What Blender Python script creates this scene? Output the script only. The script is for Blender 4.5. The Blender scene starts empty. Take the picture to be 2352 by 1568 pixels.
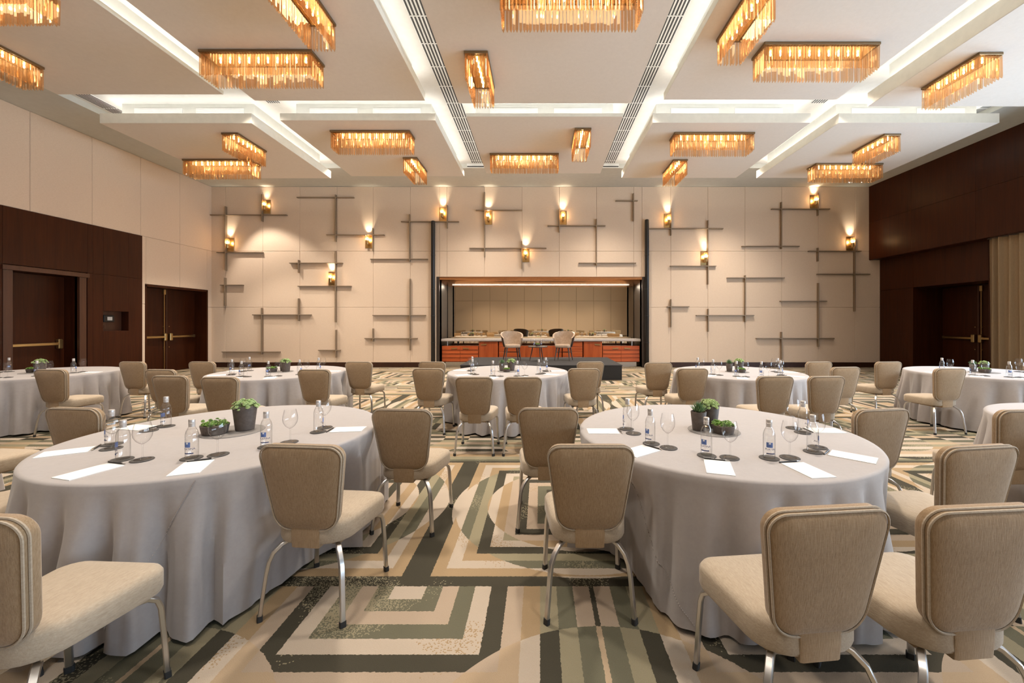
import bpy, math, random
from math import sin, cos, pi, radians, sqrt, atan2, floor
from mathutils import Vector, Matrix

# ------------------------------------------------------------------ camera, world, exposure
F, VPU, VPV, CAMH = 930.0, 1240.0, 742.0, 1.5          # focal length and principal point in photo pixels
sc = bpy.context.scene
cam_d = bpy.data.cameras.new('camera'); cam = bpy.data.objects.new('camera', cam_d)
sc.collection.objects.link(cam); sc.camera = cam
cam.location = (0, 0, CAMH); cam.rotation_euler = (pi/2, 0, 0)
cam_d.sensor_width = 36.0; cam_d.lens = F*36.0/2352.0
cam_d.shift_x = -(VPU-1176.0)/2352.0; cam_d.shift_y = -(784.0-VPV)/2352.0
cam_d.clip_start = 0.05; cam_d.clip_end = 200

world = bpy.data.worlds.new('world'); sc.world = world; world.use_nodes = True
world.node_tree.nodes['Background'].inputs[0].default_value = (0.55, 0.68, 0.9, 1)
world.node_tree.nodes['Background'].inputs[1].default_value = 1.0
sc.view_settings.view_transform = 'Standard'; sc.view_settings.look = 'None'
sc.view_settings.gamma = 1.0; sc.view_settings.use_curve_mapping = False
sc.view_settings.exposure = 0.88
sc.cycles.transparent_max_bounces = 24
sc.cycles.caustics_reflective = False; sc.cycles.caustics_refractive = False
sc.cycles.sample_clamp_indirect = 6.0
sc.cycles.max_bounces = 6; sc.cycles.diffuse_bounces = 3; sc.cycles.glossy_bounces = 3; sc.cycles.transmission_bounces = 4

COL = sc.collection
def area_light(name, loc, sx, sy, power, col, rot=(0, 0, 0), spread=pi, parent=None):
    d = bpy.data.lights.new(name, 'AREA'); d.shape = 'RECTANGLE'; d.size = sx; d.size_y = sy
    d.energy = power; d.color = col; d.spread = spread
    o = bpy.data.objects.new(name, d); COL.objects.link(o)
    o.location = loc; o.rotation_euler = rot; o.parent = parent
    return o
def spot_light(name, loc, power, col, angle, rot=(0, 0, 0), blend=0.6, size=0.05, parent=None):
    d = bpy.data.lights.new(name, 'SPOT'); d.energy = power; d.color = col
    d.spot_size = angle; d.spot_blend = blend; d.shadow_soft_size = size
    o = bpy.data.objects.new(name, d); COL.objects.link(o)
    o.location = loc; o.rotation_euler = rot; o.parent = parent
    return o
P_COVE, P_CHAND, P_DOWN, P_WIN, P_SCONCE = 0.95, 3.9, 545.0, 265.0, 9.0
C_COVE = (1.0, 0.96, 0.88); C_CHAND = (1.0, 0.78, 0.50); C_DOWN = (1.0, 0.89, 0.77); C_WIN = (0.72, 0.85, 1.0)

# room constants
XL, XR, YB, YR = -11.2, 11.2, 13.8, -14.6              # side walls, back wall, rear wall
XR2 = 11.57                                            # recessed lower part of the right wall
ZSOF, ZCEIL = 6.14, 6.27                               # perimeter soffit and ceiling between the panels
# daylight through the windows of the right wall (the window openings are built with that wall)
WINS = [(6.9, 8.7), (4.2, 6.4), (1.4, 3.6), (-1.4, 0.8), (-4.2, -2.0), (-7.0, -4.8)]
for (a, b) in WINS:
    area_light('window_daylight', (XR2+0.33, (a+b)/2, 1.85), b-a, 3.2, P_WIN, C_WIN, (0, pi/2, 0))
# recessed downlights in the panel gaps; rearmost row added to brighten the mirrored wall
for gx in (-5.77, -1.88, 2.06, 5.99):
    for gy in (0.4, 4.2, 8.12, 11.9, -3.6, -7.6, -11.4):
        spot_light('downlight', (gx, gy, 6.2), P_DOWN*(.42 if -4 < gy < 3 else 1), C_DOWN, radians(110), (0, 0, 0), 1.0, 0.22)
for gy in (12.62, 11.3, 9.2):
    spot_light('downlight', (-9.72, gy, 6.1), P_DOWN*0.55, C_DOWN, radians(80), (0, radians(-14), 0), 0.35, 0.05)

# ------------------------------------------------------------------ helpers
class MB:
    def __init__(s): s.v = []; s.f = []; s.T = None
    def add(s, vs, fs):
        n = len(s.v)
        if s.T is not None: vs = [tuple(s.T @ Vector(p)) for p in vs]
        s.v += [tuple(p) for p in vs]; s.f += [tuple(i+n for i in q) for q in fs]; return s
    def box(s, x0, x1, y0, y1, z0, z1):
        return s.add([(x0,y0,z0),(x1,y0,z0),(x1,y1,z0),(x0,y1,z0),(x0,y0,z1),(x1,y0,z1),(x1,y1,z1),(x0,y1,z1)],
            [(3,2,1,0),(4,5,6,7),(0,1,5,4),(1,2,6,5),(2,3,7,6),(3,0,4,7)])
    def bbox(s, x0, x1, y0, y1, z0, z1, b):
        """box with chamfered edges"""
        c = []
        for zz, ins in ((z0, b), (z0+b, 0), (z1-b, 0), (z1, b)):
            c.append(rrect(x0+ins, x1-ins, y0+ins, y1-ins, b*(1 if ins == 0 else .6), 1, zz))
        return s.rings(c, True, True)
    def rings(s, rings, cap0=False, cap1=False, closed=False, loop=True):
        n = len(rings[0]); vs = [p for r in rings for p in r]; fs = []
        m = len(rings)
        for i in range(m if closed else m-1):
            j = (i+1) % m
            for k in range(n if loop else n-1):
                l = (k+1) % n
                fs.append((i*n+k, i*n+l, j*n+l, j*n+k))
        if cap0: fs.append(tuple(range(n-1, -1, -1)))
        if cap1: fs.append(tuple((m-1)*n+k for k in range(n)))
        return s.add(vs, fs)
    def lathe(s, prof, n=20, cx=0, cy=0, cap0=True, cap1=True):
        return s.rings([[(cx+r*cos(2*pi*k/n), cy+r*sin(2*pi*k/n), z) for k in range(n)] for r, z in prof], cap0, cap1)
    def tube(s, pts, w, h=None, n=8, up=(0, 0, 1), caps=True, closed=False):
        """sweep: round (h None) or rectangular w x h section"""
        pts = [Vector(p) for p in pts]; rs = []; m = len(pts); u0 = Vector(up)
        prev = None
        for i, p in enumerate(pts):
            if closed: t = pts[(i+1) % m]-pts[i-1]
            else: t = pts[min(i+1, m-1)]-pts[max(i-1, 0)]
            t.normalize()
            u = (u0 if prev is None else prev); sd = t.cross(u)
            if sd.length < 1e-5: sd = t.cross(Vector((1, 0, 0)))
            sd.normalize(); u = sd.cross(t).normalized(); prev = u
            ww = w[i] if isinstance(w, (list, tuple)) else w
            if h is None: rs.append([tuple(p+sd*ww*cos(2*pi*k/n)+u*ww*sin(2*pi*k/n)) for k in range(n)])
            else:
                c = min(ww, h)*.18
                q = [(-ww/2+c,-h/2),(ww/2-c,-h/2),(ww/2,-h/2+c),(ww/2,h/2-c),(ww/2-c,h/2),(-ww/2+c,h/2),(-ww/2,h/2-c),(-ww/2,-h/2+c)]
                rs.append([tuple(p+sd*a+u*b) for a, b in q])
        return s.rings(rs, caps and not closed, caps and not closed, closed)
def rrect(x0, x1, y0, y1, r, n, z):
    o = []
    for cx, cy, a0 in ((x1-r, y1-r, 0), (x0+r, y1-r, pi/2), (x0+r, y0+r, pi), (x1-r, y0+r, 1.5*pi)):
        for k in range(n+1):
            a = a0+pi/2*k/n; o.append((cx+r*cos(a), cy+r*sin(a), z))
    return o
def mesh(name, mb, smooth=None):
    me = bpy.data.meshes.new(name); me.from_pydata(mb.v, [], mb.f); me.update()
    if smooth is not None:
        me.polygons.foreach_set('use_smooth', [True]*len(me.polygons)); me.set_sharp_from_angle(angle=radians(smooth))
    return me
def mk(name, mb, mat, parent=None, smooth=None, loc=None):
    me = mb if isinstance(mb, bpy.types.Mesh) else mesh(name, mb, smooth)
    if mat is not None and len(me.materials) == 0: me.materials.append(mat)
    o = bpy.data.objects.new(name, me); COL.objects.link(o); o.parent = parent
    if loc is not None: o.location = loc
    return o
def tag(o, label, cat, group=None):
    o['label'] = label; o['category'] = cat
    if group: o['group'] = group
    return o
def struct(o, label=None):
    o['kind'] = 'structure'
    if label: o['label'] = label
    return o
def empty(name, loc=(0, 0, 0), rz=0):
    o = bpy.data.objects.new(name, None); COL.objects.link(o); o.location = loc; o.rotation_euler = (0, 0, rz)
    o.empty_display_size = .1
    return o
def dup(o, loc=None, rz=None, label=None, group=None, parent=None):
    c = o.copy(); COL.objects.link(c); c.parent = parent
    if loc is not None: c.location = loc
    if rz is not None: c.rotation_euler = (0, 0, rz)
    if label: c['label'] = label
    if group: c['group'] = group
    for ch in list(o.children): dup(ch, parent=c)
    return c
def W(u, v, Y): return ((u-VPU)*Y/F, CAMH+(VPV-v)*Y/F)   # photo pixel at depth Y -> X, Z

# ------------------------------------------------------------------ materials
class NT:
    def __init__(s, name):
        s.m = bpy.data.materials.new(name); s.m.use_nodes = True; s.t = s.m.node_tree
        s.b = s.t.nodes['Principled BSDF']; s.out = s.t.nodes['Material Output']
    def n(s, ty, **k):
        x = s.t.nodes.new(ty)
        for a, b in k.items(): setattr(x, a, b)
        return x
    def put(s, sock, val):
        if hasattr(val, 'is_linked') or isinstance(val, bpy.types.NodeSocket): s.t.links.new(val, sock)
        else: sock.default_value = val
    def mth(s, op, *a):
        x = s.n('ShaderNodeMath', operation=op)
        for i, q in enumerate(a): s.put(x.inputs[i], q)
        return x.outputs[0]
    def mix(s, f, a, b, blend='MIX'):
        x = s.n('ShaderNodeMix', data_type='RGBA', blend_type=blend)
        s.put(x.inputs[0], f); s.put(x.inputs[6], a if not isinstance(a, tuple) else (*a, 1)); s.put(x.inputs[7], b if not isinstance(b, tuple) else (*b, 1))
        return x.outputs[2]
    def noise(s, vec, scale, detail=2, rough=.5, mapping=None):
        if mapping is not None:
            mp = s.n('ShaderNodeMapping'); s.t.links.new(vec, mp.inputs[0]); mp.inputs[3].default_value = mapping; vec = mp.outputs[0]
        x = s.n('ShaderNodeTexNoise'); s.t.links.new(vec, x.inputs['Vector'])
        x.inputs['Scale'].default_value = scale; x.inputs['Detail'].default_value = detail; x.inputs['Roughness'].default_value = rough
        return x.outputs[0]
    def ramp(s, f, stops, interp='LINEAR'):
        x = s.n('ShaderNodeValToRGB'); x.color_ramp.interpolation = interp; e = x.color_ramp.elements
        while len(e) < len(stops): e.new(0.5)
        for q, (p, c) in zip(e, stops): q.position = p; q.color = (*c, 1)
        s.put(x.inputs[0], f); return x.outputs[0]
    def obj(s): return s.n('ShaderNodeTexCoord').outputs['Object']
    def pos(s): return s.n('ShaderNodeNewGeometry').outputs['Position']
    def bump(s, h, strength=.2, dist=.01):
        x = s.n('ShaderNodeBump'); x.inputs['Strength'].default_value = strength; x.inputs['Distance'].default_value = dist
        s.t.links.new(h, x.inputs['Height']); s.t.links.new(x.outputs[0], s.b.inputs['Normal'])
    def set(s, col=None, rough=None, metal=None, spec=None, **k):
        if col is not None: s.put(s.b.inputs['Base Color'], (*col, 1) if isinstance(col, tuple) else col)
        if rough is not None: s.put(s.b.inputs['Roughness'], rough)
        if metal is not None: s.b.inputs['Metallic'].default_value = metal
        if spec is not None: s.b.inputs['Specular IOR Level'].default_value = spec
        return s
def plain(name, col, rough=.5, metal=0, spec=.5):
    x = NT(name).set(col, rough, metal, spec)
    nz = x.noise(x.obj(), 9, 3)
    x.put(x.b.inputs['Base Color'], x.mix(nz, tuple(c*.93 for c in col), tuple(min(1, c*1.07) for c in col)))
    return x.m
def fabric(name, c1, c2, stretch, scale, rough=.85, bump=.25, sheen=.15):
    x = NT(name); o = x.obj()
    nz = x.noise(o, scale, 4, .65, stretch); n2 = x.noise(o, scale*2.7, 2, .5, stretch[::-1])
    f = x.ramp(x.mth('ADD', x.mth('MULTIPLY', nz, .7), x.mth('MULTIPLY', n2, .3)), [(.32, (0,0,0)), (.68, (1,1,1))])
    x.set(x.mix(f, c1, c2), rough, spec=.25); x.b.inputs['Sheen Weight'].default_value = sheen
    x.bump(nz, bump, .004); return x.m
def wood(name, c1, c2, axis, scale=3.0, rough=.35, spec=.5, world=False):
    x = NT(name); o = x.pos() if world else x.obj()
    mp = {'z': (9, 9, .45), 'x': (.45, 9, 9), 'y': (9, .45, 9)}[axis]
    g = x.noise(o, scale, 5, .6, mp); g2 = x.noise(o, scale*.35, 2, .5, mp)
    f = x.ramp(x.mth('ADD', x.mth('MULTIPLY', g, .6), x.mth('MULTIPLY', g2, .4)), [(.3, (0,0,0)), (.7, (1,1,1))])
    x.set(x.mix(f, c1, c2), rough, spec=spec); x.bump(g, .05, .003); return x.m
def see_through(name, tint, edge, gloss=.12, rough=.02):
    """clear glass: tinted see-through, darker and shinier towards grazing"""
    x = NT(name); lw = x.n('ShaderNodeLayerWeight'); lw.inputs[0].default_value = .35
    tr = x.n('ShaderNodeBsdfTransparent'); gl = x.n('ShaderNodeBsdfGlossy'); gl.inputs['Roughness'].default_value = rough
    x.put(tr.inputs[0], x.mix(x.mth('POWER', lw.outputs['Facing'], 2.6), tint, edge))
    f = x.mth('ADD', x.mth('MULTIPLY', x.mth('POWER', lw.outputs['Facing'], 4.0), .75), .025+gloss*.15)
    ms = x.n('ShaderNodeMixShader'); x.put(ms.inputs[0], f)
    x.t.links.new(tr.outputs[0], ms.inputs[1]); x.t.links.new(gl.outputs[0], ms.inputs[2])
    x.t.links.new(ms.outputs[0], x.out.inputs[0]); return x.m
def emit(name, col, st):
    x = NT(name); x.set(col, .5); x.b.inputs['Emission Color'].default_value = (*col, 1); x.b.inputs['Emission Strength'].default_value = st
    return x.m

M = {}
M['plaster'] = plain('ceiling_plaster', (.80, .79, .76), .8, spec=.2)
M['soffit'] = plain('soffit_plaster', (.60, .60, .565), .75, spec=.2)
M['panel_under'] = fabric('panel_plaster', (.83, .765, .695), (.87, .805, .735), (1, 1, 1), 14, .85, .05, 0)
M['panel_edge'] = plain('panel_edge_lightened', (.88, .84, .745), .7, spec=.2)  # cream edge, colour lightened in place of room light on its front
M['neck'] = plain('neck_paint', (.70, .70, .66), .75, spec=.2)
M['white_metal'] = plain('white_enamel', (.86, .86, .85), .4)
M['vent_dark'] = plain('vent_shadow_gap', (.06, .06, .062), .7)
M['linen'] = fabric('wall_linen', (.67, .52, .385), (.765, .61, .475), (6, 6, 60), 3.0, .85, .12, .1)
M['wood'] = wood('dark_mahogany', (.026, .0055, .0015), (.058, .0140, .0035), 'z', 3.0, .36, .2)
M['wood_h'] = wood('dark_mahogany_crosscut', (.026, .008, .0045), (.055, .018, .0085), 'y', 3.0, .35, .45)
M['wood_frame'] = wood('mahogany_frame', (.055, .020, .010), (.085, .032, .015), 'z', 3.0, .38, .45)
M['rose'] = wood('rosewood', (.30, .050, .013), (.58, .13, .032), 'x', 3.5, .3, .5)
M['rose_v'] = wood('rosewood_upright', (.27, .046, .012), (.55, .12, .030), 'z', 3.5, .3, .5)
M['brass'] = plain('brushed_brass', (.52, .36, .16), .32, 1.0)
M['brass_dull'] = plain('aged_brass', (.30, .22, .13), .42, 1.0)
M['strip'] = plain('bronze_strip', (.27, .20, .135), .5, .3)
M['gold'] = plain('gold_reflector', (.95, .66, .28), .25, 1.0)
M['copper'] = plain('copper_soffit_metal', (.66, .32, .15), .24, 1.0)
M['jamb'] = plain('dark_bronze_jamb', (.085, .068, .058), .4, .6)
M['steel'] = plain('brushed_aluminium', (.62, .61, .60), .30, 1.0)
M['black'] = plain('black_plastic', (.012, .012, .013), .4)
M['black_cloth'] = fabric('black_stage_carpet', (.030, .029, .030), (.043, .041, .042), (1, 1, 1), 180, .95, .2, 0)
M['rubber'] = plain('black_rubber', (.02, .02, .02), .7)
M['stone'] = fabric('counter_stone', (.42, .36, .32), (.56, .50, .46), (1.2, 6, 6), 2.2, .25, .0, 0)
M['chair'] = fabric('oatmeal_upholstery', (.25, .160, .083), (.39, .275, .165), (34, 34, 3.5), 7, .9, .35, .25)
M['seat'] = fabric('oatmeal_seat_upholstery', (.36, .285, .205), (.465, .385, .29), (24, 6, 24), 6, .9, .3, .25)
M['cloth'] = fabric('greige_tablecloth', (.355, .325, .315), (.385, .355, .345), (1, 1, 1), 30, .75, .04, .3)
M['thread'] = plain('hem_stitch_thread', (.36, .32, .295), .8)
M['curtain'] = fabric('taupe_curtain', (.30, .205, .115), (.38, .27, .16), (20, 20, 2), 8, .9, .1, .3)
M['leather'] = fabric('tan_leather', (.33, .235, .165), (.47, .36, .27), (2, 2, 2), 4, .38, .08, 0)
M['leather_out'] = plain('dark_leather', (.020, .014, .011), .4)
M['walnut'] = wood('walnut_leg', (.05, .034, .026), (.10, .072, .056), 'z', 6, .4)
M['walnut_top'] = wood('walnut_top', (.05, .032, .024), (.09, .062, .046), 'x', 6, .35)
M['paper'] = plain('white_paper', (.83, .83, .81), .7, spec=.2)
M['pen'] = plain('pen_dark', (.035, .033, .033), .35)
M['coaster'] = plain('charcoal_coaster', (.060, .055, .052), .75)
M['tray'] = plain('grey_felt_tray', (.22, .205, .195), .85)
M['pot'] = fabric('brown_stoneware', (.080, .062, .052), (.125, .10, .085), (1, 1, 1), 30, .55, .08, 0)
M['soil'] = plain('gravel_topping', (.30, .22, .16), .9)
M['sedum'] = fabric('pale_green_sedum', (.27, .38, .13), (.48, .58, .29), (1, 1, 1), 45, .55, .1, 0)
M['agave'] = fabric('dark_green_agave', (.055, .13, .045), (.20, .30, .15), (1, 1, 1), 40, .5, .1, 0)
M['echeveria'] = fabric('leaf_green_echeveria', (.10, .24, .03), (.30, .44, .12), (1, 1, 1), 40, .45, .1, 0)
M['glass'] = see_through('clear_glass', (.992, .992, .992), (.34, .34, .35), .12)
M['bottle'] = see_through('bottle_glass', (.99, .99, .985), (.40, .40, .39), .25)
M['water'] = see_through('water', (.99, .99, .99), (.86, .87, .88), .0)
M['cap'] = plain('silver_cap', (.62, .59, .57), .4, .6)
M['label_white'] = plain('label_white', (.80, .82, .86), .5)
M['label_blue'] = plain('label_blue', (.10, .17, .42), .5)
M['label_navy'] = plain('label_navy', (.03, .045, .13), .5)
M['mirror'] = NT('tinted_mirror').set((.90, .76, .56), .015, 1.0).m
M['bulb'] = emit('lit_bulb', (1.0, .80, .48), 30.0)
M['bulb_s'] = emit('lit_candle_bulb', (1.0, .78, .46), 30.0)
M['screen'] = emit('touch_screen', (.35, .33, .30), .25)
M['pane'] = see_through('window_glass', (.95, .97, .98), (.7, .75, .8), .1)
def amber(name):
    x = NT(name); lw = x.n('ShaderNodeLayerWeight'); lw.inputs[0].default_value = .45
    info = x.n('ShaderNodeObjectInfo')
    t1 = x.mix(info.outputs['Random'], (.96, .83, .66), (.94, .87, .79))
    tr = x.n('ShaderNodeBsdfTransparent'); x.put(tr.inputs[0], x.mix(x.mth('POWER', lw.outputs['Facing'], 1.6), t1, (.66, .36, .14)))
    gl = x.n('ShaderNodeBsdfGlossy'); gl.inputs['Roughness'].default_value = .06; gl.inputs[0].default_value = (1, .86, .68, 1)
    tl = x.n('ShaderNodeBsdfTranslucent'); tl.inputs[0].default_value = (.95, .64, .34, 1)
    m1 = x.n('ShaderNodeMixShader'); m1.inputs[0].default_value = .13
    x.t.links.new(tr.outputs[0], m1.inputs[1]); x.t.links.new(tl.outputs[0], m1.inputs[2])
    m2 = x.n('ShaderNodeMixShader'); x.put(m2.inputs[0], x.mth('ADD', x.mth('MULTIPLY', x.mth('POWER', lw.outputs['Facing'], 2.5), .55), .06))
    x.t.links.new(m1.outputs[0], m2.inputs[1]); x.t.links.new(gl.outputs[0], m2.inputs[2])
    x.t.links.new(m2.outputs[0], x.out.inputs[0]); return x.m
M['amber'] = amber('amber_crystal')

def carpet():
    x = NT('patterned_carpet'); m = x.mth
    sp = x.n('ShaderNodeSeparateXYZ'); P = x.pos()
    wob = x.noise(P, 60, 2)
    x.t.links.new(P, sp.inputs[0]); X = m('ADD', sp.outputs[0], m('MULTIPLY', m('SUBTRACT', wob, .5), .012)); Y = m('ADD', sp.outputs[1], m('MULTIPLY', m('SUBTRACT', wob, .5), .012))
    S = 2.05
    ry = m('DIVIDE', m('SUBTRACT', Y, 2.355), S); row = m('FLOOR', ry); fy = m('SUBTRACT', ry, row)      # 0..1 in the row
    odd = m('ABSOLUTE', m('MODULO', row, 2.0))
    cx = m('DIVIDE', m('ADD', X, .735), S); fx = m('SUBTRACT', cx, m('FLOOR', cx))                       # 0..1 between trunks
    D, SG, LS, TN, BG, WH = (.066, .062, .045), (.165, .160, .112), (.335, .300, .205), (.43, .315, .19), (.50, .385, .265), (.56, .48, .395)
    PK = (.49, .395, .305)
    def rampseq(k, seq):
        n = len(seq); return x.ramp(m('DIVIDE', m('ADD', m('MODULO', k, float(n)), .5), float(n)), [(i/n, c) for i, c in enumerate(seq)], 'CONSTANT')
    # row A: nested squares round the cell centre, two circles swap the colours
    ax = m('MULTIPLY', m('SUBTRACT', .5, m('ABSOLUTE', m('SUBTRACT', fx, .5))), S)                        # distance to the trunk line
    ay = m('MULTIPLY', m('SUBTRACT', .5, m('ABSOLUTE', m('SUBTRACT', fy, .5))), S)
    ax2 = m('SUBTRACT', ax, .085); ay2 = m('SUBTRACT', ay, .045)
    da = m('MINIMUM', ax2, ay2); ka = m('FLOOR', m('DIVIDE', m('MAXIMUM', da, 0.0), .079))
    rx = m('MULTIPLY', m('SUBTRACT', fx, .5), S); r_y = m('MULTIPLY', m('SUBTRACT', fy, .5), S)
    rr = m('SQRT', m('ADD', m('MULTIPLY', rx, rx), m('MULTIPLY', r_y, r_y)))
    A0 = rampseq(ka, [TN, WH, TN, D, WH, D, PK, TN, SG, WH, D, BG])
    A1 = rampseq(ka, [WH, SG, LS, D, WH, LS, D, PK, SG, TN, D, PK])
    A2 = rampseq(ka, [PK, WH, TN, WH, TN, PK, D, PK, SG, D, PK, TN])
    A = x.mix(m('LESS_THAN', rr, .97), A0, A1); A = x.mix(m('LESS_THAN', rr, .72), A, A2)
    trunk = m('LESS_THAN', da, 0.0)
    A = x.mix(m('MULTIPLY', trunk, m('GREATER_THAN', rr, 1.0)), A, D); A = x.mix(m('MULTIPLY', trunk, m('LESS_THAN', rr, 1.0)), A, WH)
    # row B: nested squares hung from the trunk heads, big circles centred between them
    bx = m('MULTIPLY', m('MINIMUM', fx, m('SUBTRACT', 1.0, fx)), S); by = m('MULTIPLY', m('SUBTRACT', .97, fy), S)
    db = m('MAXIMUM', bx, by); kb = m('FLOOR', m('DIVIDE', db, .092))
    B0 = rampseq(kb, [WH, SG, PK, SG, WH, D, PK, TN, LS, SG, PK, D])
    B1 = rampseq(kb, [D, LS, BG, LS, TN, PK, BG, WH, D, LS, SG, BG])
    qx = m('MULTIPLY', m('SUBTRACT', fx, .5), S); qy = m('MULTIPLY', m('SUBTRACT', fy, .42), S)
    qr = m('SQRT', m('ADD', m('MULTIPLY', qx, qx), m('MULTIPLY', qy, qy)))
    B = x.mix(m('LESS_THAN', qr, .84), B0, B1); B = x.mix(m('LESS_THAN', qr, .52), B, B0)
    B = x.mix(m('GREATER_THAN', fy, .978), B, D)
    col = x.mix(odd, A, B)
    # dotted fades: dark stripes dissolve into light sage
    wn = x.n('ShaderNodeTexWhiteNoise', noise_dimensions='2D'); vm = x.n('ShaderNodeVectorMath', operation='SNAP')
    x.t.links.new(P, vm.inputs[0]); vm.inputs[1].default_value = (.006, .006, .006); x.t.links.new(vm.outputs[0], wn.inputs['Vector'])
    fade = x.noise(P, 1.15, 1, .4)
    hit = m('MULTIPLY', m('LESS_THAN', wn.outputs[0], m('MULTIPLY', m('SUBTRACT', fade, .56), 6.0)), 1.0)
    sep = x.n('ShaderNodeSeparateColor'); x.t.links.new(col, sep.inputs[0])
    col = x.mix(m('MULTIPLY', hit, m('LESS_THAN', sep.outputs[0], .2)), col, LS)
    hit2 = m('MULTIPLY', m('LESS_THAN', wn.outputs[0], m('MULTIPLY', m('SUBTRACT', .42, fade), 5.0)), m('GREATER_THAN', sep.outputs[0], .45))
    col = x.mix(hit2, col, TN)
    pile = x.noise(P, 260, 2); big = x.noise(P, 3.0, 3)
    col = x.mix(x.mth('MULTIPLY', pile, .55), col, (.2, .17, .13), 'SOFT_LIGHT')
    col = x.mix(x.mth('MULTIPLY', big, .12), col, (.15, .12, .09))
    col = x.mix(.14, col, (0.03, .026, .02)); x.set(col, .95, spec=.1); x.bump(pile, .5, .006)
    return x.m
M['carpet'] = carpet()

# ------------------------------------------------------------------ room shell
def grid_minus(a0, a1, b0, b1, holes, cuts_a=(), cuts_b=()):
    """split a rectangle into cells, leaving the holes out"""
    A = sorted({a0, a1, *[c for c in cuts_a if a0 < c < a1], *[min(max(h[i], a0), a1) for h in holes for i in (0, 1)]})
    out = []
    for p, q in zip(A, A[1:]):
        cols = sorted([(max(h[2], b0), min(h[3], b1)) for h in holes if h[0] < (p+q)/2 < h[1] and h[3] > b0 and h[2] < b1])
        z = b0
        for lo, hi in cols:
            if lo > z+1e-4: out.append((p, q, z, lo))
            z = max(z, hi)
        if z < b1-1e-4: out.append((p, q, z, b1))
    return out
def plane_T(side):
    """local (a, c, z) -> world: a along the wall, c out of the wall into the room"""
    if side == 'back': return Matrix(((1,0,0,0),(0,-1,0,YB),(0,0,1,0),(0,0,0,1)))
    if side == 'rear': return Matrix(((1,0,0,0),(0,1,0,YR),(0,0,1,0),(0,0,0,1)))
    if side == 'left': return Matrix(((0,1,0,XL),(1,0,0,0),(0,0,1,0),(0,0,0,1)))
    if side == 'right': return Matrix(((0,-1,0,XR2),(1,0,0,0),(0,0,1,0),(0,0,0,1)))
    if side == 'right_up': return Matrix(((0,-1,0,XR),(1,0,0,0),(0,0,1,0),(0,0,0,1)))
FLIP = {'back': True, 'left': True, 'right': False, 'right_up': False, 'rear': False}
def slab(side, a0, a1, c0, c1, z0, z1, bev=0.0):
    mb = MB(); T = plane_T(side)
    if bev <= 0: mb.box(a0, a1, c0, c1, z0, z1)
    else:
        e = bev
        f = [(a0,c1-e,z0),(a1,c1-e,z0),(a1,c1-e,z1),(a0,c1-e,z1)]; g = [(a0+e,c1,z0+e),(a1-e,c1,z0+e),(a1-e,c1,z1-e),(a0+e,c1,z1-e)]
        h = [(a0,c0,z0),(a1,c0,z0),(a1,c0,z1),(a0,c0,z1)]
        mb.rings([h, f, g], True, True)
    mb.v = [tuple(T @ Vector(p)) for p in mb.v]
    return mb
def fixn(me):
    import bmesh
    bm = bmesh.new(); bm.from_mesh(me); bmesh.ops.recalc_face_normals(bm, faces=bm.faces); bm.to_mesh(me); bm.free()
def wslab(name, side, a0, a1, c0, c1, z0, z1, mat, parent=None, bev=0.0):
    o = mk(name, slab(side, a0, a1, c0, c1, z0, z1, bev), mat, parent); fixn(o.data); return o

floor_o = struct(mk('floor', MB().box(XL-1, XR2+2, YR-.3, YB+1.6, -.1, 0), M['carpet']), 'carpet woven with nested squares, chevrons and circles in grey, green and beige')

# --- back wall with the mirror alcove
AX0, AX1 = W(1010, 0, YB)[0], W(1474, 0, YB)[0]; AZ = W(0, 641, YB)[1]
ALC = (AX0, AX1, 0, AZ)
ZS1, ZS2, ZB = 2.04, 3.95, .165
wb = MB()
for a, b, c, d in grid_minus(XL-.5, XR2+.5, 0, 6.6, [ALC]): wb.box(a, b, YB, YB+.25, c, d)
wall_back = struct(mk('wall_back', wb, M['linen']), 'back wall clad in beige linen panels around a mirror alcove')
seams = [486, 520, 605, 690, 775, 858, 943, 1027, 1113, 1199, 1284, 1370, 1455, 1540, 1625, 1710, 1794, 1878, 1962, 2021]
sx = [W(u, 0, YB)[0] for u in seams]; G = .0022
for a, b in zip(sx, sx[1:]):
    for z0, z1 in ((ZB, ZS1), (ZS1, ZS2), (ZS2, ZSOF)):
        for p, q, r, s in grid_minus(a, b, z0, z1, [ALC]):
            if q-p > .05 and s-r > .05: wslab('wall_panel', 'back', p+G, q-G, 0, .035, r+G, s-G, M['linen'], wall_back, .008)
for p, q in ((XL, AX0), (AX1, XR2)): struct(wslab('baseboard_back', 'back', p, q, 0, .03, 0, ZB, M['wood_h']), 'dark wood skirting under the linen panels')

# --- alcove: jambs, copper soffit, mirror, counter
YM = YB+1.16
alc = MB()
alc.box(AX0-.1, AX0, YB-.04, YM+.1, 0, AZ+.08).box(AX1, AX1+.1, YB-.04, YM+.1, 0, AZ+.08)
alc_o = struct(mk('trim_1', alc, M['jamb']), 'dark bronze jambs lining the mirror alcove')
csf = MB(); prof = [(YB-.04+(YM-YB+.04)*(1-cos(k*pi/24)), AZ-(AZ-2.87)*sin(k*pi/24)) for k in range(13)]
csf.rings([[(AX0, y, z), (AX1, y, z), (AX1, y, AZ+.08), (AX0, y, AZ+.08)] for y, z in prof], True, True)
o = struct(mk('trim_2', csf, M['copper'], None, 40), 'curved copper soffit over the mirror alcove'); fixn(o.data)
backing = MB().box(AX0-.1, AX1+.1, YM+.02, YM+.12, 0, AZ+.1)
struct(mk('wall_alcove', backing, M['jamb']), 'dark backing wall of the alcove')
mir = empty('wall_mirror', (0, YM, 0)); tag(mir, 'wide bronze-tinted mirror filling the alcove above the counter', 'mirror')
mk('mirror_glass', MB().box(AX0+.02, AX1-.02, -.005, .015, .32, 2.87), M['mirror'], mir)

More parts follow.
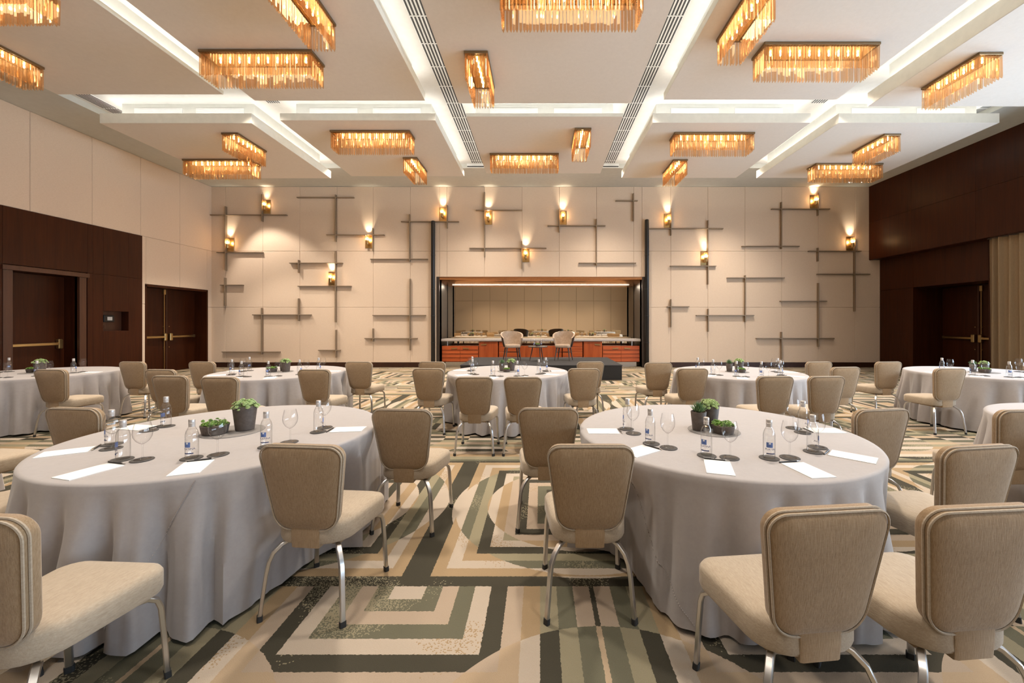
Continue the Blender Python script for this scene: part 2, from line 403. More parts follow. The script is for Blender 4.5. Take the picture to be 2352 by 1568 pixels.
area_light('alcove_fill_light', ((AX0+AX1)/2, YM-.1, 2.84), AX1-AX0-.4, .06, 60, (1, .86, .68), (radians(-25), 0, 0), radians(150))  # added strip: brightens the dark alcove, stands in for the copper's reflected streak
CY = YB+.12                                             # cabinet fronts
def ux(u, y=None): return W(u, 0, y or CY)[0]
def cz(v, y=None): return W(0, v, y or CY)[1]
ctop = tag(mk('stone_counter', MB().bbox(ux(1014), ux(1471), CY-.06, CY+.62, cz(783.5), cz(778), .012), M['stone']), 'long pale stone counter top before the mirror', 'counter top')
CZ0 = cz(831)
def cab_board_front(root, x0, x1, z0, z1, n, name, mat):
    h = (z1-z0)/n
    d = empty(name); d.parent = root
    for k in range(n): mk('board', MB().add([(x0,-.0,z0+k*h+.006),(x1,0,z0+k*h+.006),(x1,-.028,z0+k*h+.012),(x0,-.028,z0+k*h+.012),(x0,-.012,z0+(k+1)*h-.002),(x1,-.012,z0+(k+1)*h-.002),(x1,0,z0+(k+1)*h-.002),(x0,0,z0+(k+1)*h-.002)],
        [(0,1,2,3),(3,2,5,4),(4,5,6,7),(0,3,4,7),(1,6,5,2),(0,7,6,1)]), mat, d)
    return d
def handle(root, x, z, flip):
    q = MB(); q.add([(x-.10*flip, -.04, z), (x+.10*flip, -.04, z+.012), (x+.10*flip, -.04, z+.05), (x-.10*flip, -.04, z+.03),
                     (x-.10*flip, -.028, z), (x+.10*flip, -.028, z+.012), (x+.10*flip, -.028, z+.05), (x-.10*flip, -.028, z+.03)],
                    [(0,1,2,3),(7,6,5,4),(0,4,5,1),(1,5,6,2),(2,6,7,3),(3,7,4,0)])
    o = mk('handle', q, M['brass'], root); fixn(o.data)
def cabinet(u0, u1, v0, kind, label):
    x0, x1 = ux(u0), ux(u1); z1 = cz(v0); w = x1-x0
    r = empty('cabinet', ((x0+x1)/2, CY, 0)); tag(r, label, 'cabinet', 'counter cabinets')
    mk('body', MB().box(-w/2, w/2, 0, .55, CZ0, z1), M['rose_v'], r)
    if kind == 'doors':
        for s in (-1, 1):
            d = cab_board_front(r, *( (-w/2+.012, -.004) if s < 0 else (.004, w/2-.012)), CZ0+.015, z1-.015, 4, 'door', M['rose'])
            handle(d, s*.20, z1-.11, -s)
    elif kind == 'tall':
        d = mk('door', MB().bbox(-w/2+.008, w/2-.008, -.022, 0, CZ0+.01, z1-.012, .004), M['rose_v'], r)
        handle(d, -.16 if u0 < 1240 else .16, z1-.13, 1 if u0 < 1240 else -1)
    elif kind == 'drawers':
        for k in range(4):
            h = (z1-CZ0-.03)/4
            mk('drawer', MB().bbox(-w/2+.01, w/2-.01, -.024, 0, CZ0+.015+k*h+.005, CZ0+.015+(k+1)*h-.005, .006), M['rose'], r)
    else: mk('front_panel', MB().bbox(-w/2+.006, w/2-.006, -.02, 0, CZ0+.01, z1-.01, .004), M['rose_v'], r)
    return r
cabinet(1015, 1099, 794, 'doors', 'low red-brown cabinet with slatted doors at the double-door end of the counter')
cabinet(1100, 1144, 784, 'tall', 'upright-grain cabinet next to the low slatted one at the double-door end')
cabinet(1146, 1192, 784, 'drawers', 'drawer cabinet behind the stage armchair on the double-door side')
cabinet(1194, 1290, 794, 'panel', 'wide low cabinet behind the small round stage table')
cabinet(1292, 1338, 784, 'drawers', 'drawer cabinet behind the stage armchair on the curtain side')
cabinet(1340, 1383, 784, 'tall', 'upright-grain cabinet next to the low slatted one at the curtain end')
cabinet(1384, 1469, 794, 'doors', 'low red-brown cabinet with slatted doors at the curtain end of the counter')
tag(mk('counter_plinth', MB().box(ux(1022), ux(1463), CY+.08, CY+.5, 0, CZ0), M['steel']), 'recessed brushed metal plinth under the counter cabinets', 'plinth')
for us, side in (((1027,), 'double-door'), ((1452,), 'curtain')):
    for u in us:
        tag(mk('counter_post', MB().lathe([(.02, cz(794)), (.02, cz(783.5))], 12, ux(u), CY+.05), M['steel'], smooth=40), f'short steel post propping the counter top at the {side} end', 'post')
        tag(mk('counter_post', MB().lathe([(.02, cz(794)), (.02, cz(783.5))], 12, ux(u+(-1 if u > 1240 else 1)*18), CY+.5), M['black'], smooth=40), f'short black rear post under the counter top, {side} end', 'post')

# --- left wall: dark wood with a single door and a niche, linen above, double doors
def fz(z): return z
D1 = (11.48, 13.58, 0, 2.58)                            # double-door recess
D2 = (8.56, 9.80, 0, 2.62)                              # single-door recess
NI = (10.34, 10.98, 1.30, 1.81)                         # niche
wl = MB()
for a, b, c, d in grid_minus(YR-.3, YB+.5, 0, 6.6, [D1, D2, NI]): wl.box(XL-.45, XL, a, b, c, d)
wl.box(XL-.9, XL-.45, YR-.3, YB+.5, 0, 6.6)
wall_left = struct(mk('wall_left', wl, M['wood']), 'side wall, dark mahogany below and beige linen above')
YW = 11.36                                              # wood ends here
lsx = [YB, 12.56, 11.33, 10.1, 8.87, 7.64, 6.41, 5.18, 3.95, 1.5, -2, -6, -10, YR]
for a, b in zip(lsx, lsx[1:]): wslab('wall_panel', 'left', b+G, a-G, 0, .035, ZS2+G, ZSOF-G, M['linen'], wall_left, .008)
for a, b in ((YB, 12.56), (12.56, YW)):
    for z0, z1 in ((ZB, ZS1), (ZS1, ZS2)):
        for p, q, r, s in grid_minus(b, a, z0, z1, [D1]):
            if s-r > .03: wslab('wall_panel', 'left', p+G, q-G, 0, .035, r+G, s-G, M['linen'], wall_left, .008)
wc = [YW, 10.1, 8.2, 6.6, 5.0, 2.5, 0, -4, -8, YR]
FR2 = (8.40, 9.98, 0, 2.74)
for a, b in zip(wc, wc[1:]):
    for z0, z1 in ((0, 2.74), (2.74, ZS2)):
        for p, q, r, s in grid_minus(b, a, z0, z1, [NI, FR2]):
            if q-p > .01 and s-r > .01: wslab('wood_panel', 'left', p+.0015, q-.0015, 0, .05, r+.0015, s-.0015, M['wood'], wall_left, .003)
struct(wslab('baseboard_left', 'left', 13.58, YB, 0, .03, 0, ZB, M['wood_h']), 'dark skirting between double doors and corner')

def push_bar(parent, a0, a1, cface, z, head, side, T):
    """horizontal exit bar between a0..a1, its lock head at a = head"""
    b = MB(); b.T = T
    b.bbox(min(a0, a1), max(a0, a1), cface+.035, cface+.085, z-.032, z+.032, .008)
    bar = mk('push_bar', b, M['brass'], parent); fixn(bar.data)
    h = MB(); h.T = T; h.bbox(head-.045, head+.045, cface, cface+.095, z-.12, z+.11, .015)
    o = mk('lock_case', h, M['brass'], bar); fixn(o.data)
    e = MB(); e.T = T; far = a0 if abs(a0-head) > abs(a1-head) else a1
    e.bbox(far-.03, far+.03, cface, cface+.06, z-.045, z+.045, .008); o = mk('end_bracket', e, M['brass_dull'], bar); fixn(o.data)
def tbox(name, T, a0, a1, c0, c1, z0, z1, mat, parent, bev=.0):
    b = MB(); b.T = T
    if bev: b.bbox(a0, a1, c0, c1, z0, z1, bev)
    else: b.box(a0, a1, c0, c1, z0, z1)
    o = mk(name, b, mat, parent); fixn(o.data); return o
def door_pair(n, side, a0, a1, ztop, rec, barz, label, frame=True):
    T = plane_T(side); d = empty(f'door_{n}'); struct(d, label); mid = (a0+a1)/2; cf = -rec
    for s in (-1, 1):
        l0, l1 = (a0+.02, mid-.004) if s < 0 else (mid+.004, a1-.02)
        leaf = tbox('door_leaf', T, l0, l1, cf-.045, cf, .012, ztop-.04, M['wood'], d)
        fr, bk = (l1-.09, l0+.06) if s < 0 else (l0+.09, l1-.06)
        push_bar(leaf, fr, bk, cf, barz, fr, side, T)
        for zz in (barz+.32, barz-.32): tbox('bolt', T, fr-.012, fr+.012, cf, cf+.008, zz-.012, zz+.012, M['brass'], leaf)
    rod = tbox('vertical_rod', T, mid-.10 if side == 'right' else mid-.105, mid-.085, cf+.02, cf+.036, .05, ztop-.14, M['brass'], d)
    tbox('top_latch', T, mid-.13, mid-.06, cf, cf+.05, ztop-.2, ztop-.05, M['brass'], d)
    tbox('astragal', T, mid-.016, mid+.016, cf, cf+.018, .012, ztop-.045, M['wood_frame'], d)
    if frame:
        for q0, q1 in ((a0-.035, a0+.02), (a1-.02, a1+.035)): tbox('door_jamb', T, q0, q1, cf-.05, .04, 0, ztop, M['wood'], d)
        tbox('door_head', T, a0-.035, a1+.035, cf-.05, .04, ztop-.035, ztop+.035, M['wood'], d)
    return d
door_pair(1, 'left', D1[0], D1[1], D1[3], .365, 1.08, 'recessed dark wood double doors with brass push bars in the linen wall')
# single door with heavy frame
TL = plane_T('left'); d2 = empty('door_2'); struct(d2, 'single dark wood door with one brass push bar and a heavy frame')
leaf = tbox('door_leaf', TL, D2[0]+.005, D2[1]-.005, -.36, -.31, .012, D2[3]-.01, M['wood'], d2)
push_bar(leaf, D2[1]-.14, D2[0]+.02, -.31, 1.01, D2[1]-.14, 'left', TL)
for a0, a1 in ((8.40, D2[0]), (D2[1], 9.95)): tbox('door_jamb', TL, a0, a1, -.06, .062, 0, 2.62, M['wood_frame'], d2, .004)
tbox('door_head', TL, 8.38, 10.0, -.06, .085, 2.62, 2.72, M['wood_frame'], d2, .004)
tbox('shadow_gap', TL, 9.95, 9.98, -.06, .01, 0, 2.62, M['black'], d2)
# niche contents
TN_ = plane_T('left')
nb = struct(wslab('trim_3', 'left', NI[0], NI[1], -.2, -.15, NI[2], NI[3], M['wood_frame']), 'wooden back of the wall niche')
r = empty('wall_telephone'); tag(r, 'black wall handset hanging in the wall niche', 'telephone')
tbox('base', TN_, 10.37, 10.47, -.15, -.11, 1.55, 1.79, M['black'], r, .01); tbox('handset', TN_, 10.385, 10.435, -.11, -.06, 1.56, 1.78, M['black'], r, .014); tbox('lamp', TN_, 10.44, 10.46, -.11, -.105, 1.755, 1.77, M['white_metal'], r)
r = empty('touch_panel'); tag(r, 'black touch control panel with grey screen in the wall niche', 'control panel')
tbox('housing', TN_, 10.50, 10.76, -.15, -.10, 1.53, 1.71, M['black'], r, .01); tbox('screen', TN_, 10.58, 10.70, -.10, -.098, 1.575, 1.665, M['screen'], r)
r = empty('light_switch'); tag(r, 'small black key switch at the bottom of the wall niche', 'switch')
tbox('plate', TN_, 10.38, 10.46, -.15, -.135, 1.33, 1.47, M['black'], r, .004); tbox('lever', TN_, 10.43, 10.44, -.135, -.12, 1.37, 1.43, M['white_metal'], r)
r = empty('light_switch'); tag(r, 'brown blank switch plate beside the key switch in the niche', 'switch')
tbox('plate', TN_, 10.50, 10.58, -.15, -.138, 1.34, 1.47, M['wood_frame'], r, .004); tbox('rocker', TN_, 10.52, 10.56, -.138, -.13, 1.37, 1.44, M['wood_frame'], r, .003)

# --- right wall: bulkhead above, recessed wood below, double doors, windows behind the curtain
D3 = (10.43, 12.54, 0, 2.605)
WH_ = [(a, b, .05, 3.4) for a, b in WINS]
wr2 = MB()
for a, b, c, d in grid_minus(YR-.3, YB+.5, 0, 3.9, [D3]+WH_): wr2.box(XR2, XR2+.4, a, b, c, d)
for a, b, c, d in grid_minus(9.3, YB+.5, 0, 3.9, [D3]): wr2.box(XR2+.4, XR2+.95, a, b, c, d)
wr2.box(XR2+.95, XR2+1.2, 9.3, YB+.5, 0, 3.9)
wr2.box(XR, XR2+.4, YR-.3, YB+.5, 3.64, 6.6)
wall_right = struct(mk('wall_right', wr2, M['wood']), 'side wall of dark mahogany with a projecting bulkhead above')
rc = [YB, 12.2, 10.4, 8.8, 6.5, 4.1, 1.0, -3, -8, YR]
for a, b in zip(rc, rc[1:]):
    for z0, z1 in ((3.645, 4.9), (4.9, ZSOF)): wslab('wood_panel', 'right_up', b+.0015, a-.0015, 0, .012, z0+.0015, z1-.0015, M['wood'], wall_right, .003)
for p, q, r_, s in grid_minus(9.3, YB, 0, 3.64, [D3, (9.3, YB, 2.6, 2.604)], cuts_a=(12.54, 10.43)):
    if q-p > .02 and s-r_ > .02: wslab('wood_panel', 'right', p+.0015, q-.0015, 0, .012, r_+.0015, s-.0015, M['wood'], wall_right, .003)
wslab('access_panel', 'right', 12.75, 13.35, .012, .016, .35, 1.18, M['wood'], wall_right, .002)
door_pair(3, 'right', D3[0], D3[1], D3[3], .88, 1.07, 'deeply recessed dark double doors with brass push bars beside the curtain', frame=False)
for i, (a, b) in enumerate(WINS):
    w = empty(f'window_{i+1}'); struct(w, 'tall window in the curtain wall letting in daylight')
    TR = plane_T('right')
    tbox('window_frame', TR, a, a+.06, -.3, -.2, .05, 3.4, M['jamb'], w); tbox('window_frame', TR, b-.06, b, -.3, -.2, .05, 3.4, M['jamb'], w)
    tbox('window_frame', TR, a, b, -.3, -.2, 3.34, 3.4, M['jamb'], w); tbox('window_sill', TR, a, b, -.3, -.1, .05, .1, M['jamb'], w)
    tbox('mullion', TR, (a+b)/2-.03, (a+b)/2+.03, -.3, -.2, .1, 3.34, M['jamb'], w)
    for p, q in ((a+.06, (a+b)/2-.03), ((a+b)/2+.03, b-.06)): tbox('pane', TR, p, q, -.26, -.25, .1, 3.34, M['pane'], w)

# --- rear wall (seen in the mirror)
wre = MB().box(XL-.5, XR2+1, YR-.3, YR, 0, 6.6)
wall_rear = struct(mk('wall_rear', wre, M['curtain']), 'linen wall at the far end, seen in the mirror')
k = XL
while k < XR2:
    for z0, z1 in ((ZB, ZS2), (ZS2, ZSOF)): wslab('wall_panel', 'rear', k+.010, min(k+1.9, XR2)-.010, 0, .04, z0+.008, z1-.008, M['linen'], wall_rear, .02)
    k += 1.9

# --- ceiling: perimeter soffit, recess, floating panels, vents
ce = MB().box(XL-.6, XR2+1, YR-.3, YB+1.6, ZCEIL, ZCEIL+.3)
ceiling = struct(mk('ceiling', ce, M['plaster']), 'white ceiling with beige floating panels and a grey perimeter soffit')
so = MB().box(XL-.4, XR2+.4, 12.12, YB+.3, ZSOF, ZCEIL).box(XL-.4, -9.79, YR, 12.12, ZSOF, ZCEIL).box(9.95, XR2+.4, YR, 12.12, ZSOF, ZCEIL)
mk('perimeter_soffit', so, M['soffit'], ceiling)
COLS = [(-9.26, -6.07), (-5.47, -2.20), (-1.557, 1.755), (2.375, 5.695), (6.29, 9.67)]
HGT = {1: [4.39, 4.27, 4.22, 4.29, 4.16], 2: [4.21, 4.27, 4.35, 4.22, 4.22], 0: [4.25, 4.35, 4.25, 4.35, 4.25]}
ROWS = {2: (8.52, 11.76), 1: (4.53, 7.77), 0: (.55, 3.79)}
PZ = {}
for row in (2, 1, 0):
    for c, (x0, x1) in enumerate(COLS):
        y0, y1 = ROWS[row]; zb = CAMH+HGT[row][c]; zt = 5.915; PZ[(row, c)] = zb
        zt = max(zt, zb+.06)
        p = mk('ceiling_panel', MB().box(x0, x1, y0, y1, zb, zt), M['panel_edge'], ceiling)
        p['label'] = 'beige ceiling panel floating below the lit ceiling'
        mk('panel_underside', MB().box(x0+.004, x1-.004, y0+.004, y1-.004, zb-.004, zb+.002), M['panel_under'], p)
        mk('panel_neck', MB().box(x0+.16, x1-.16, y0+.30, y1-.30, zt, ZCEIL), M['neck'], p)
        if row == 2:
            for fx in (.30, .72):
                cx = x0+(x1-x0)*fx
                g = MB().box(cx-.52, cx+.52, y0+.285, y0+.30, zt+.07, zt+.26)
                for q in range(4): g.box(cx-.49, cx+.49, y0+.278, y0+.287, zt+.095+q*.04, zt+.11+q*.04)
                mk('air_grille', g, M['white_metal'], p)
        # LED cove strips lying on the panel lip, shining up
        if row == 0: continue
        for (cx, cy, sx_, sy_, rx_, ry_) in (((x0+x1)/2, y0+.12, x1-x0-.1, .05, 0, 0), ((x0+x1)/2, y1-.12, x1-x0-.1, .05, -.7 if row == 2 else 0, 0), (x0+.07, (y0+y1)/2, .05, y1-y0-.3, 0, .7 if c == 0 else 0), (x1-.07, (y0+y1)/2, .05, y1-y0-.3, 0, -.7 if c == 4 else 0)):
            area_light('cove_light', (cx, cy, zt+.03), sx_, sy_, P_COVE*max(sx_, sy_)*(1.6 if rx_ or ry_ else 1), C_COVE, (pi+rx_, ry_, 0))
def vent(x0, x1, y0, y1):
    v = mk('air_vent', MB().box(x0, x1, y0, y1, ZCEIL-.012, ZCEIL), M['white_metal'], ceiling)
    n = 6; w = (x1-x0)/n
    s = MB()
    for k in range(n): s.box(x0+w*(k+.28), x0+w*(k+.78), y0, y1, ZCEIL-.0145, ZCEIL-.0115)
    mk('vent_slots', s, M['vent_dark'], v)
    b = MB(); yy = y0
    while yy < y1: b.box(x0, x1, yy, yy+.018, ZCEIL-.018, ZCEIL-.013); yy += .62
    mk('vent_bar', b, M['white_metal'], v)
vent(-2.03, -1.68, -8, 12.02); vent(1.90, 2.23, -8, 12.02); vent(-5.88, -5.6, 7.6, 8.75); vent(5.85, 6.15, 7.6, 8.75); vent(-9.68, -9.36, 4, 12.0); vent(9.72, 9.92, 4, 12)
for x0, x1 in ((-2.18, -1.58), (1.78, 2.36)):
    d = mk('slot_diffuser', MB().box(x0, x1, 12.09, 12.12, ZSOF, ZCEIL-.005), M['white_metal'], ceiling)
    mk('slot', MB().box(x0+.01, x1-.01, 12.082, 12.09, ZSOF+.02, ZSOF+.05), M['vent_dark'], d)

# ------------------------------------------------------------------ wall decoration
HS = [(483,659,493.7),(682,813,453.4),(498,604,579.5),(750,883,539.5),(665,787,604),(506,558.5,654.5),(684,807,657),(580,714.5,722.7),(510,643,808),(731,782,804),
 (921,1054,509),(1093,1199.5,483),(1078,1255,570),(850.6,982.5,595),(1257.6,1390.5,518.5),(1414,1464.6,461),(1329,1461,604),(856,978,724),(837.5,959,777),(1490,1661,525),(1539,1645,611),(1532,1583,704),
 (1772,1906,480),(1704,1836,565.7),(1857,1978,576.7),(1670,1802,638),(1877,1998,629.7),(1792,1899,691.7),(1599,1732,724),(1737,1916,777)]
VS = [(518.6,474,621),(517,637.6,702),(602.6,446,508.5),(601.6,707,813.6),(771,447,555),(771,576.7,740),(686,596.7,626.6),(686,685,737),(772,757,821),
 (856.5,524,577),(941,492,601),(1027,471,524),(1113,441,590),(1198.7,554,617),(1284.5,480.6,533.6),(1370,502.6,610),(1455,444,508),(942,640,804),(857,754,784),(1541,478,540.5),(1541,687,751),
 (1626,506,653),(1794.5,464,571.5),(1878.5,443,495),(1878.5,569,600),(1962.5,551,715),(1711.5,632,739.5),(1626.5,709,761.6),(1879.5,649.7,796),(1795,762,824.6)]
YS = YB-.035
def area_of(u): return 'between the double doors and the mirror alcove' if u < 990 else ('above the mirror alcove' if u < 1485 else 'between the alcove and the wood bulkhead')
def band(v): return 'top' if v < 577 else ('middle' if v < 706 else 'bottom')
ORD = 'first second third fourth fifth sixth seventh eighth ninth tenth eleventh'.split()
def joint(u):
    k = min(range(1, 19), key=lambda i: abs(seams[i]-u))
    return f'at the {ORD[k-1]} joint from the doors corner' if k <= 9 else f'at the {ORD[18-k]} joint from the bulkhead corner'
def column(u):
    k = max(i for i in range(19) if seams[i] <= u+.5 or i == 0)
    return f'{ORD[k]} column from the doors corner' if k <= 9 else f'{ORD[18-k]} column from the bulkhead corner'
def size_of(l): return 'short' if l < .95 else ('long' if l > 2.3 else 'medium-length')
for u0, u1, v in HS:
    Yc = YS-.05; x0 = W(u0, v, Yc)[0]; x1, z = W(u1, v, Yc); x0 = max(x0, XL+.005)
    o = mk('wall_strip', MB().bbox(x0, x1, YS-.08, YS, z-.015, z+.015, .004), M['strip'])
    tag(o, f'{size_of(x1-x0)} level bronze strip, {band(v)} linen panels, centred on the {column((u0+u1)/2)}', 'wall strip', f'{size_of(x1-x0)} horizontal strips, {band(v)} panels {area_of((u0+u1)/2)}')
for u, v0, v1 in VS:
    Yc = YS-.05; x, z1 = W(u, v0, Yc); z0 = W(u, v1, Yc)[1]
    o = mk('wall_strip', MB().bbox(x-.016, x+.016, YS-.085, YS, z0, z1, .004), M['strip'])
    tag(o, f'{size_of(z1-z0)} upright bronze strip, {band((v0+v1)/2)} linen panels, {joint(u)}', 'wall strip', f'{size_of(z1-z0)} upright strips, {band((v0+v1)/2)} panels {area_of(u)}')

def make_sconce():
    r = empty('wall_sconce')
    mk('back_plate', MB().bbox(-.125, .125, -.016, 0, 0, .47, .004), M['brass'], r)
    mk('arm', MB().tube([(0, -.01, .10), (0, -.06, .09), (0, -.13, .10), (0, -.14, .13)], .012, n=8), M['brass'], r, 40)
    mk('cup', MB().lathe([(.012, .10), (.044, .105), (.046, .12), (.046, .235), (.042, .235)], 20, 0, -.14), M['brass'], r, 40)
    sh = MB()
    for k in range(9):
        a = 2*pi*k/9; c, s = cos(a), sin(a)
        sh.tube([(.042*c, -.14+.042*s, .235), (.052*c, -.14+.052*s, .30), (.050*c, -.14+.050*s, .38), (.040*c, -.14+.040*s, .415)], [.013, .017, .016, .009], n=4)
    mk('shade', sh, M['amber'], r)
    mk('bulb', MB().lathe([(.004, .24), (.012, .26), (.014, .30), (.006, .345), (.001, .36)], 10, 0, -.14), M['bulb_s'], r, 60)
    return r
SCN = [(613.5,491),(529.5,578),(763.5,656),(847.5,570),(1018,508),(1122,516),(1207.5,602),(1293,516),(1533.5,523),(1617.5,609),(1868.5,480),(1951.5,575.6)]
sc0 = make_sconce()
for i, (u, v) in enumerate(SCN):
    x, z = W(u, v, YS); s = sc0 if i == 0 else dup(sc0)
    s.location = (x, YS, z)
    tag(s, f'lit brass crystal sconce, {band(v-15)} linen panels, {column(u)}', 'wall lamp', f'lit sconces, {band(v-15)} panels {area_of(u)}')
    spot_light('sconce_uplight', (0, -.13, .40), P_SCONCE*1.3, (1, .86, .66), radians(60), (pi-radians(20), 0, 0), 1.0, .03, s)
    d = bpy.data.lights.new('sconce_glow', 'POINT'); d.energy = P_SCONCE*.45; d.color = (1, .74, .42); d.shadow_soft_size = .03
    o = bpy.data.objects.new('sconce_glow', d); COL.objects.link(o); o.location = (0, -.14, .30); o.parent = s

for u, v, side in ((994.7, 507, 'double-door'), (1486, 504, 'curtain')):
    x, zt = W(u, v, YB-.13); r = empty('column_speaker', (x, YB-.13, 0))
    tag(r, f'tall slim black column loudspeaker flanking the alcove on its {side} side', 'loudspeaker')
    mk('column', MB().lathe([(.06, .03), (.068, .04), (.068, zt-.02), (.05, zt)], 20), M['black'], r, 40)
    for zz in (.85, 1.75, 2.65, 3.8): mk('joint_ring', MB().lathe([(.069, zz-.012), (.076, zz-.008), (.076, zz+.008), (.069, zz+.012)], 20, cap0=False, cap1=False), M['black'], r, 40)
    mk('foot', MB().lathe([(.11, 0), (.11, .025), (.06, .035)], 20), M['black'], r, 40)

# curtain
cu = MB(); n = 160; fr, bk = [], []
for k in range(n+1):
    t = k/n; y = 10.22-t*1.5; ph = 2*pi*(t*8.3+.22*sin(t*9)); lean = .02*sin(t*23)
    dx = .075*sin(ph)+.02*sin(2.1*ph+1)
    fr.append((11.37+dx, y, .02)); bk.append((11.37+dx*.72+lean, y+.03*(1-t), 3.62))
rows = []
for j in range(13):
    s = j/12; rows.append([tuple(Vector(a).lerp(Vector(b), s)) for a, b in zip(fr, bk)])
cu.rings(rows, loop=False)
rows2 = [[(p[0]+.006, p[1], p[2]) for p in r] for r in rows]
cu.rings([r[::-1] for r in rows2], loop=False)
cur = empty('curtain', (0, 0, 0)); tag(cur, 'taupe floor-length curtain hanging in deep folds beside recessed doors', 'curtain')
mk('drape', cu, M['curtain'], cur, 80)
mk('curtain_track', MB().box(11.33, 11.42, 8.7, 10.25, 3.615, 3.64), M['jamb'], cur)

# ------------------------------------------------------------------ chandeliers
PL = .36
def prism_mesh():
    w = .021; q = []
    for z, s in ((0, .55), (-.014, 1), (-PL+.03, 1)):
        q.append([(w*s*cos(a), w*s*sin(a), z) for a in (pi/2+.001, pi/2+2*pi/3, pi/2+4*pi/3)])
    mb = MB(); mb.rings(q, True, False)
    tip = len(mb.v); mb.v.append((0, .010, -PL)); k = tip-3
    mb.f += [(k, k+1, tip), (k+1, k+2, tip), (k+2, k, tip)]
    return mesh('crystal_prism', mb)
PRISM = prism_mesh(); PRISM.materials.append(M['amber'])
BULB = mesh('bulb', MB().lathe([(.005, -.046), (.011, -.058), (.013, -.075), (.009, -.09), (.002, -.095)], 8), 60); BULB.materials.append(M['bulb'])
PLATES = {}
rng = random.Random(5)
def chandelier(cx, cy, zc, L, Wd, label, group):
    """L along x, Wd along y"""
    r = empty('chandelier', (cx, cy, zc)); tag(r, label, 'chandelier', group)
    key = (L, Wd)
    if key not in PLATES:
        PLATES[key] = (mesh('mounting_plate', MB().bbox(-L/2, L/2, -Wd/2, Wd/2, -.042, 0, .004)),
                       mesh('reflector', MB().box(-L/2+.05, L/2-.05, -Wd/2+.05, Wd/2-.05, -.048, -.0421)))
        for me, m in zip(PLATES[key], ('brass_dull', 'gold')): me.materials.append(M[m])
    p, g = PLATES[key]; nb = 10 if L > 1 else 6
    mk('mounting_plate', p, None, r); mk('reflector', g, None, r)
    for k in range(nb):
        t = (k+.5)/nb-.5; o = mk('bulb', BULB, None, r); o.location = (t*L*.86, 0, 0) if L > Wd else (0, t*Wd*.86, 0)
    nx, ny = max(3, round(L/.0445)), max(3, round(Wd/.0445)); ix, iy = L/2-.022, Wd/2-.022
    spots = []
    for k in range(nx):
        x = -ix+2*ix*k/(nx-1); spots += [(x, -iy, pi), (x, iy, 0)]
    for k in range(1, ny-1):
        y = -iy+2*iy*k/(ny-1); spots += [(-ix, y, pi/2), (ix, y, -pi/2)]
    for x, y, a in spots:
        o = bpy.data.objects.new('crystal_prism', PRISM); COL.objects.link(o); o.parent = r
        o.location = (x, y, -.046); o.rotation_euler = (rng.uniform(-.02, .02), rng.uniform(-.02, .02), a+rng.uniform(-.22, .22))
    area_light('chandelier_light', (0, 0, -.052), L*.8, Wd*.8, P_CHAND*max(L, Wd), C_CHAND, (0, 0, 0), radians(170), r)
    return r
LONG, SHORT, CWD = 1.77, .96, .37
CH = [  # centre x, y, panel (row, column), long?
 (-7.31, 5.25, 1, 0, 1), (-8.68, 6.47, 1, 0, 0), (-4.44, 6.5, 1, 1, 1), (-3.09, 5.3, 1, 1, 0), (.39, 5.13, 1, 2, 1), (-.99, 6.74, 1, 2, 0),
 (4.31, 6.36, 1, 3, 1), (2.85, 5.65, 1, 3, 0), (6.92, 6.68, 1, 4, 0),
 (-6.85, 9.41, 2, 0, 0), (-8.28, 10.56, 2, 0, 1), (-3.76, 9.14, 2, 1, 1), (-3.34, 10.88, 2, 1, 0), (-.40, 10.53, 2, 2, 1), (.96, 9.48, 2, 2, 0),
 (3.86, 9.12, 2, 3, 1), (3.62, 10.88, 2, 3, 0), (7.85, 9.48, 2, 4, 0), (8.16, 10.85, 2, 4, 1)]
PNM = {0: 'by the linen side wall', 1: 'one in from the linen wall', 2: 'in line with the stage', 3: 'one in from the bulkhead', 4: 'by the wood bulkhead'}
for x, y, row, c, lg in CH:
    rn = 'stage-end' if row == 2 else 'second-row'
    if lg: chandelier(x, y, PZ[(row, c)]-.004, LONG, CWD+.03, f'long crosswise amber crystal chandelier on the {rn} panel {PNM[c]}', None)
    else: chandelier(x, y, PZ[(row, c)]-.004, CWD, SHORT, f'short lengthwise amber crystal chandelier on the {rn} panel {PNM[c]}', None)

# ------------------------------------------------------------------ banquet chair
def round_poly(pts, rad, n=6):
    out = []; m = len(pts)
    for i in range(m):
        p = Vector(pts[i]); a = Vector(pts[i-1])-p; b = Vector(pts[(i+1) % m])-p; a.normalize(); b.normalize()
        ang = a.angle(b); r = rad[i]; d = r/math.tan(ang/2); c = p+(a+b).normalized()*(r/sin(ang/2))
        s, e = p+a*d-c, p+b*d-c; a0 = atan2(s.y, s.x); a1 = atan2(e.y, e.x); da = (a1-a0+pi) % (2*pi)-pi
        out += [(c.x+r*cos(a0+da*k/n), c.y+r*sin(a0+da*k/n)) for k in range(n+1)]
    return out
def inset(poly, d):
    cx = sum(p[0] for p in poly)/len(poly); cy = sum(p[1] for p in poly)/len(poly)
    wx = max(abs(p[0]-cx) for p in poly); wy = max(abs(p[1]-cy) for p in poly)
    return [(cx+(p[0]-cx)*(1-d/wx), cy+(p[1]-cy)*(1-d/wy)) for p in poly]
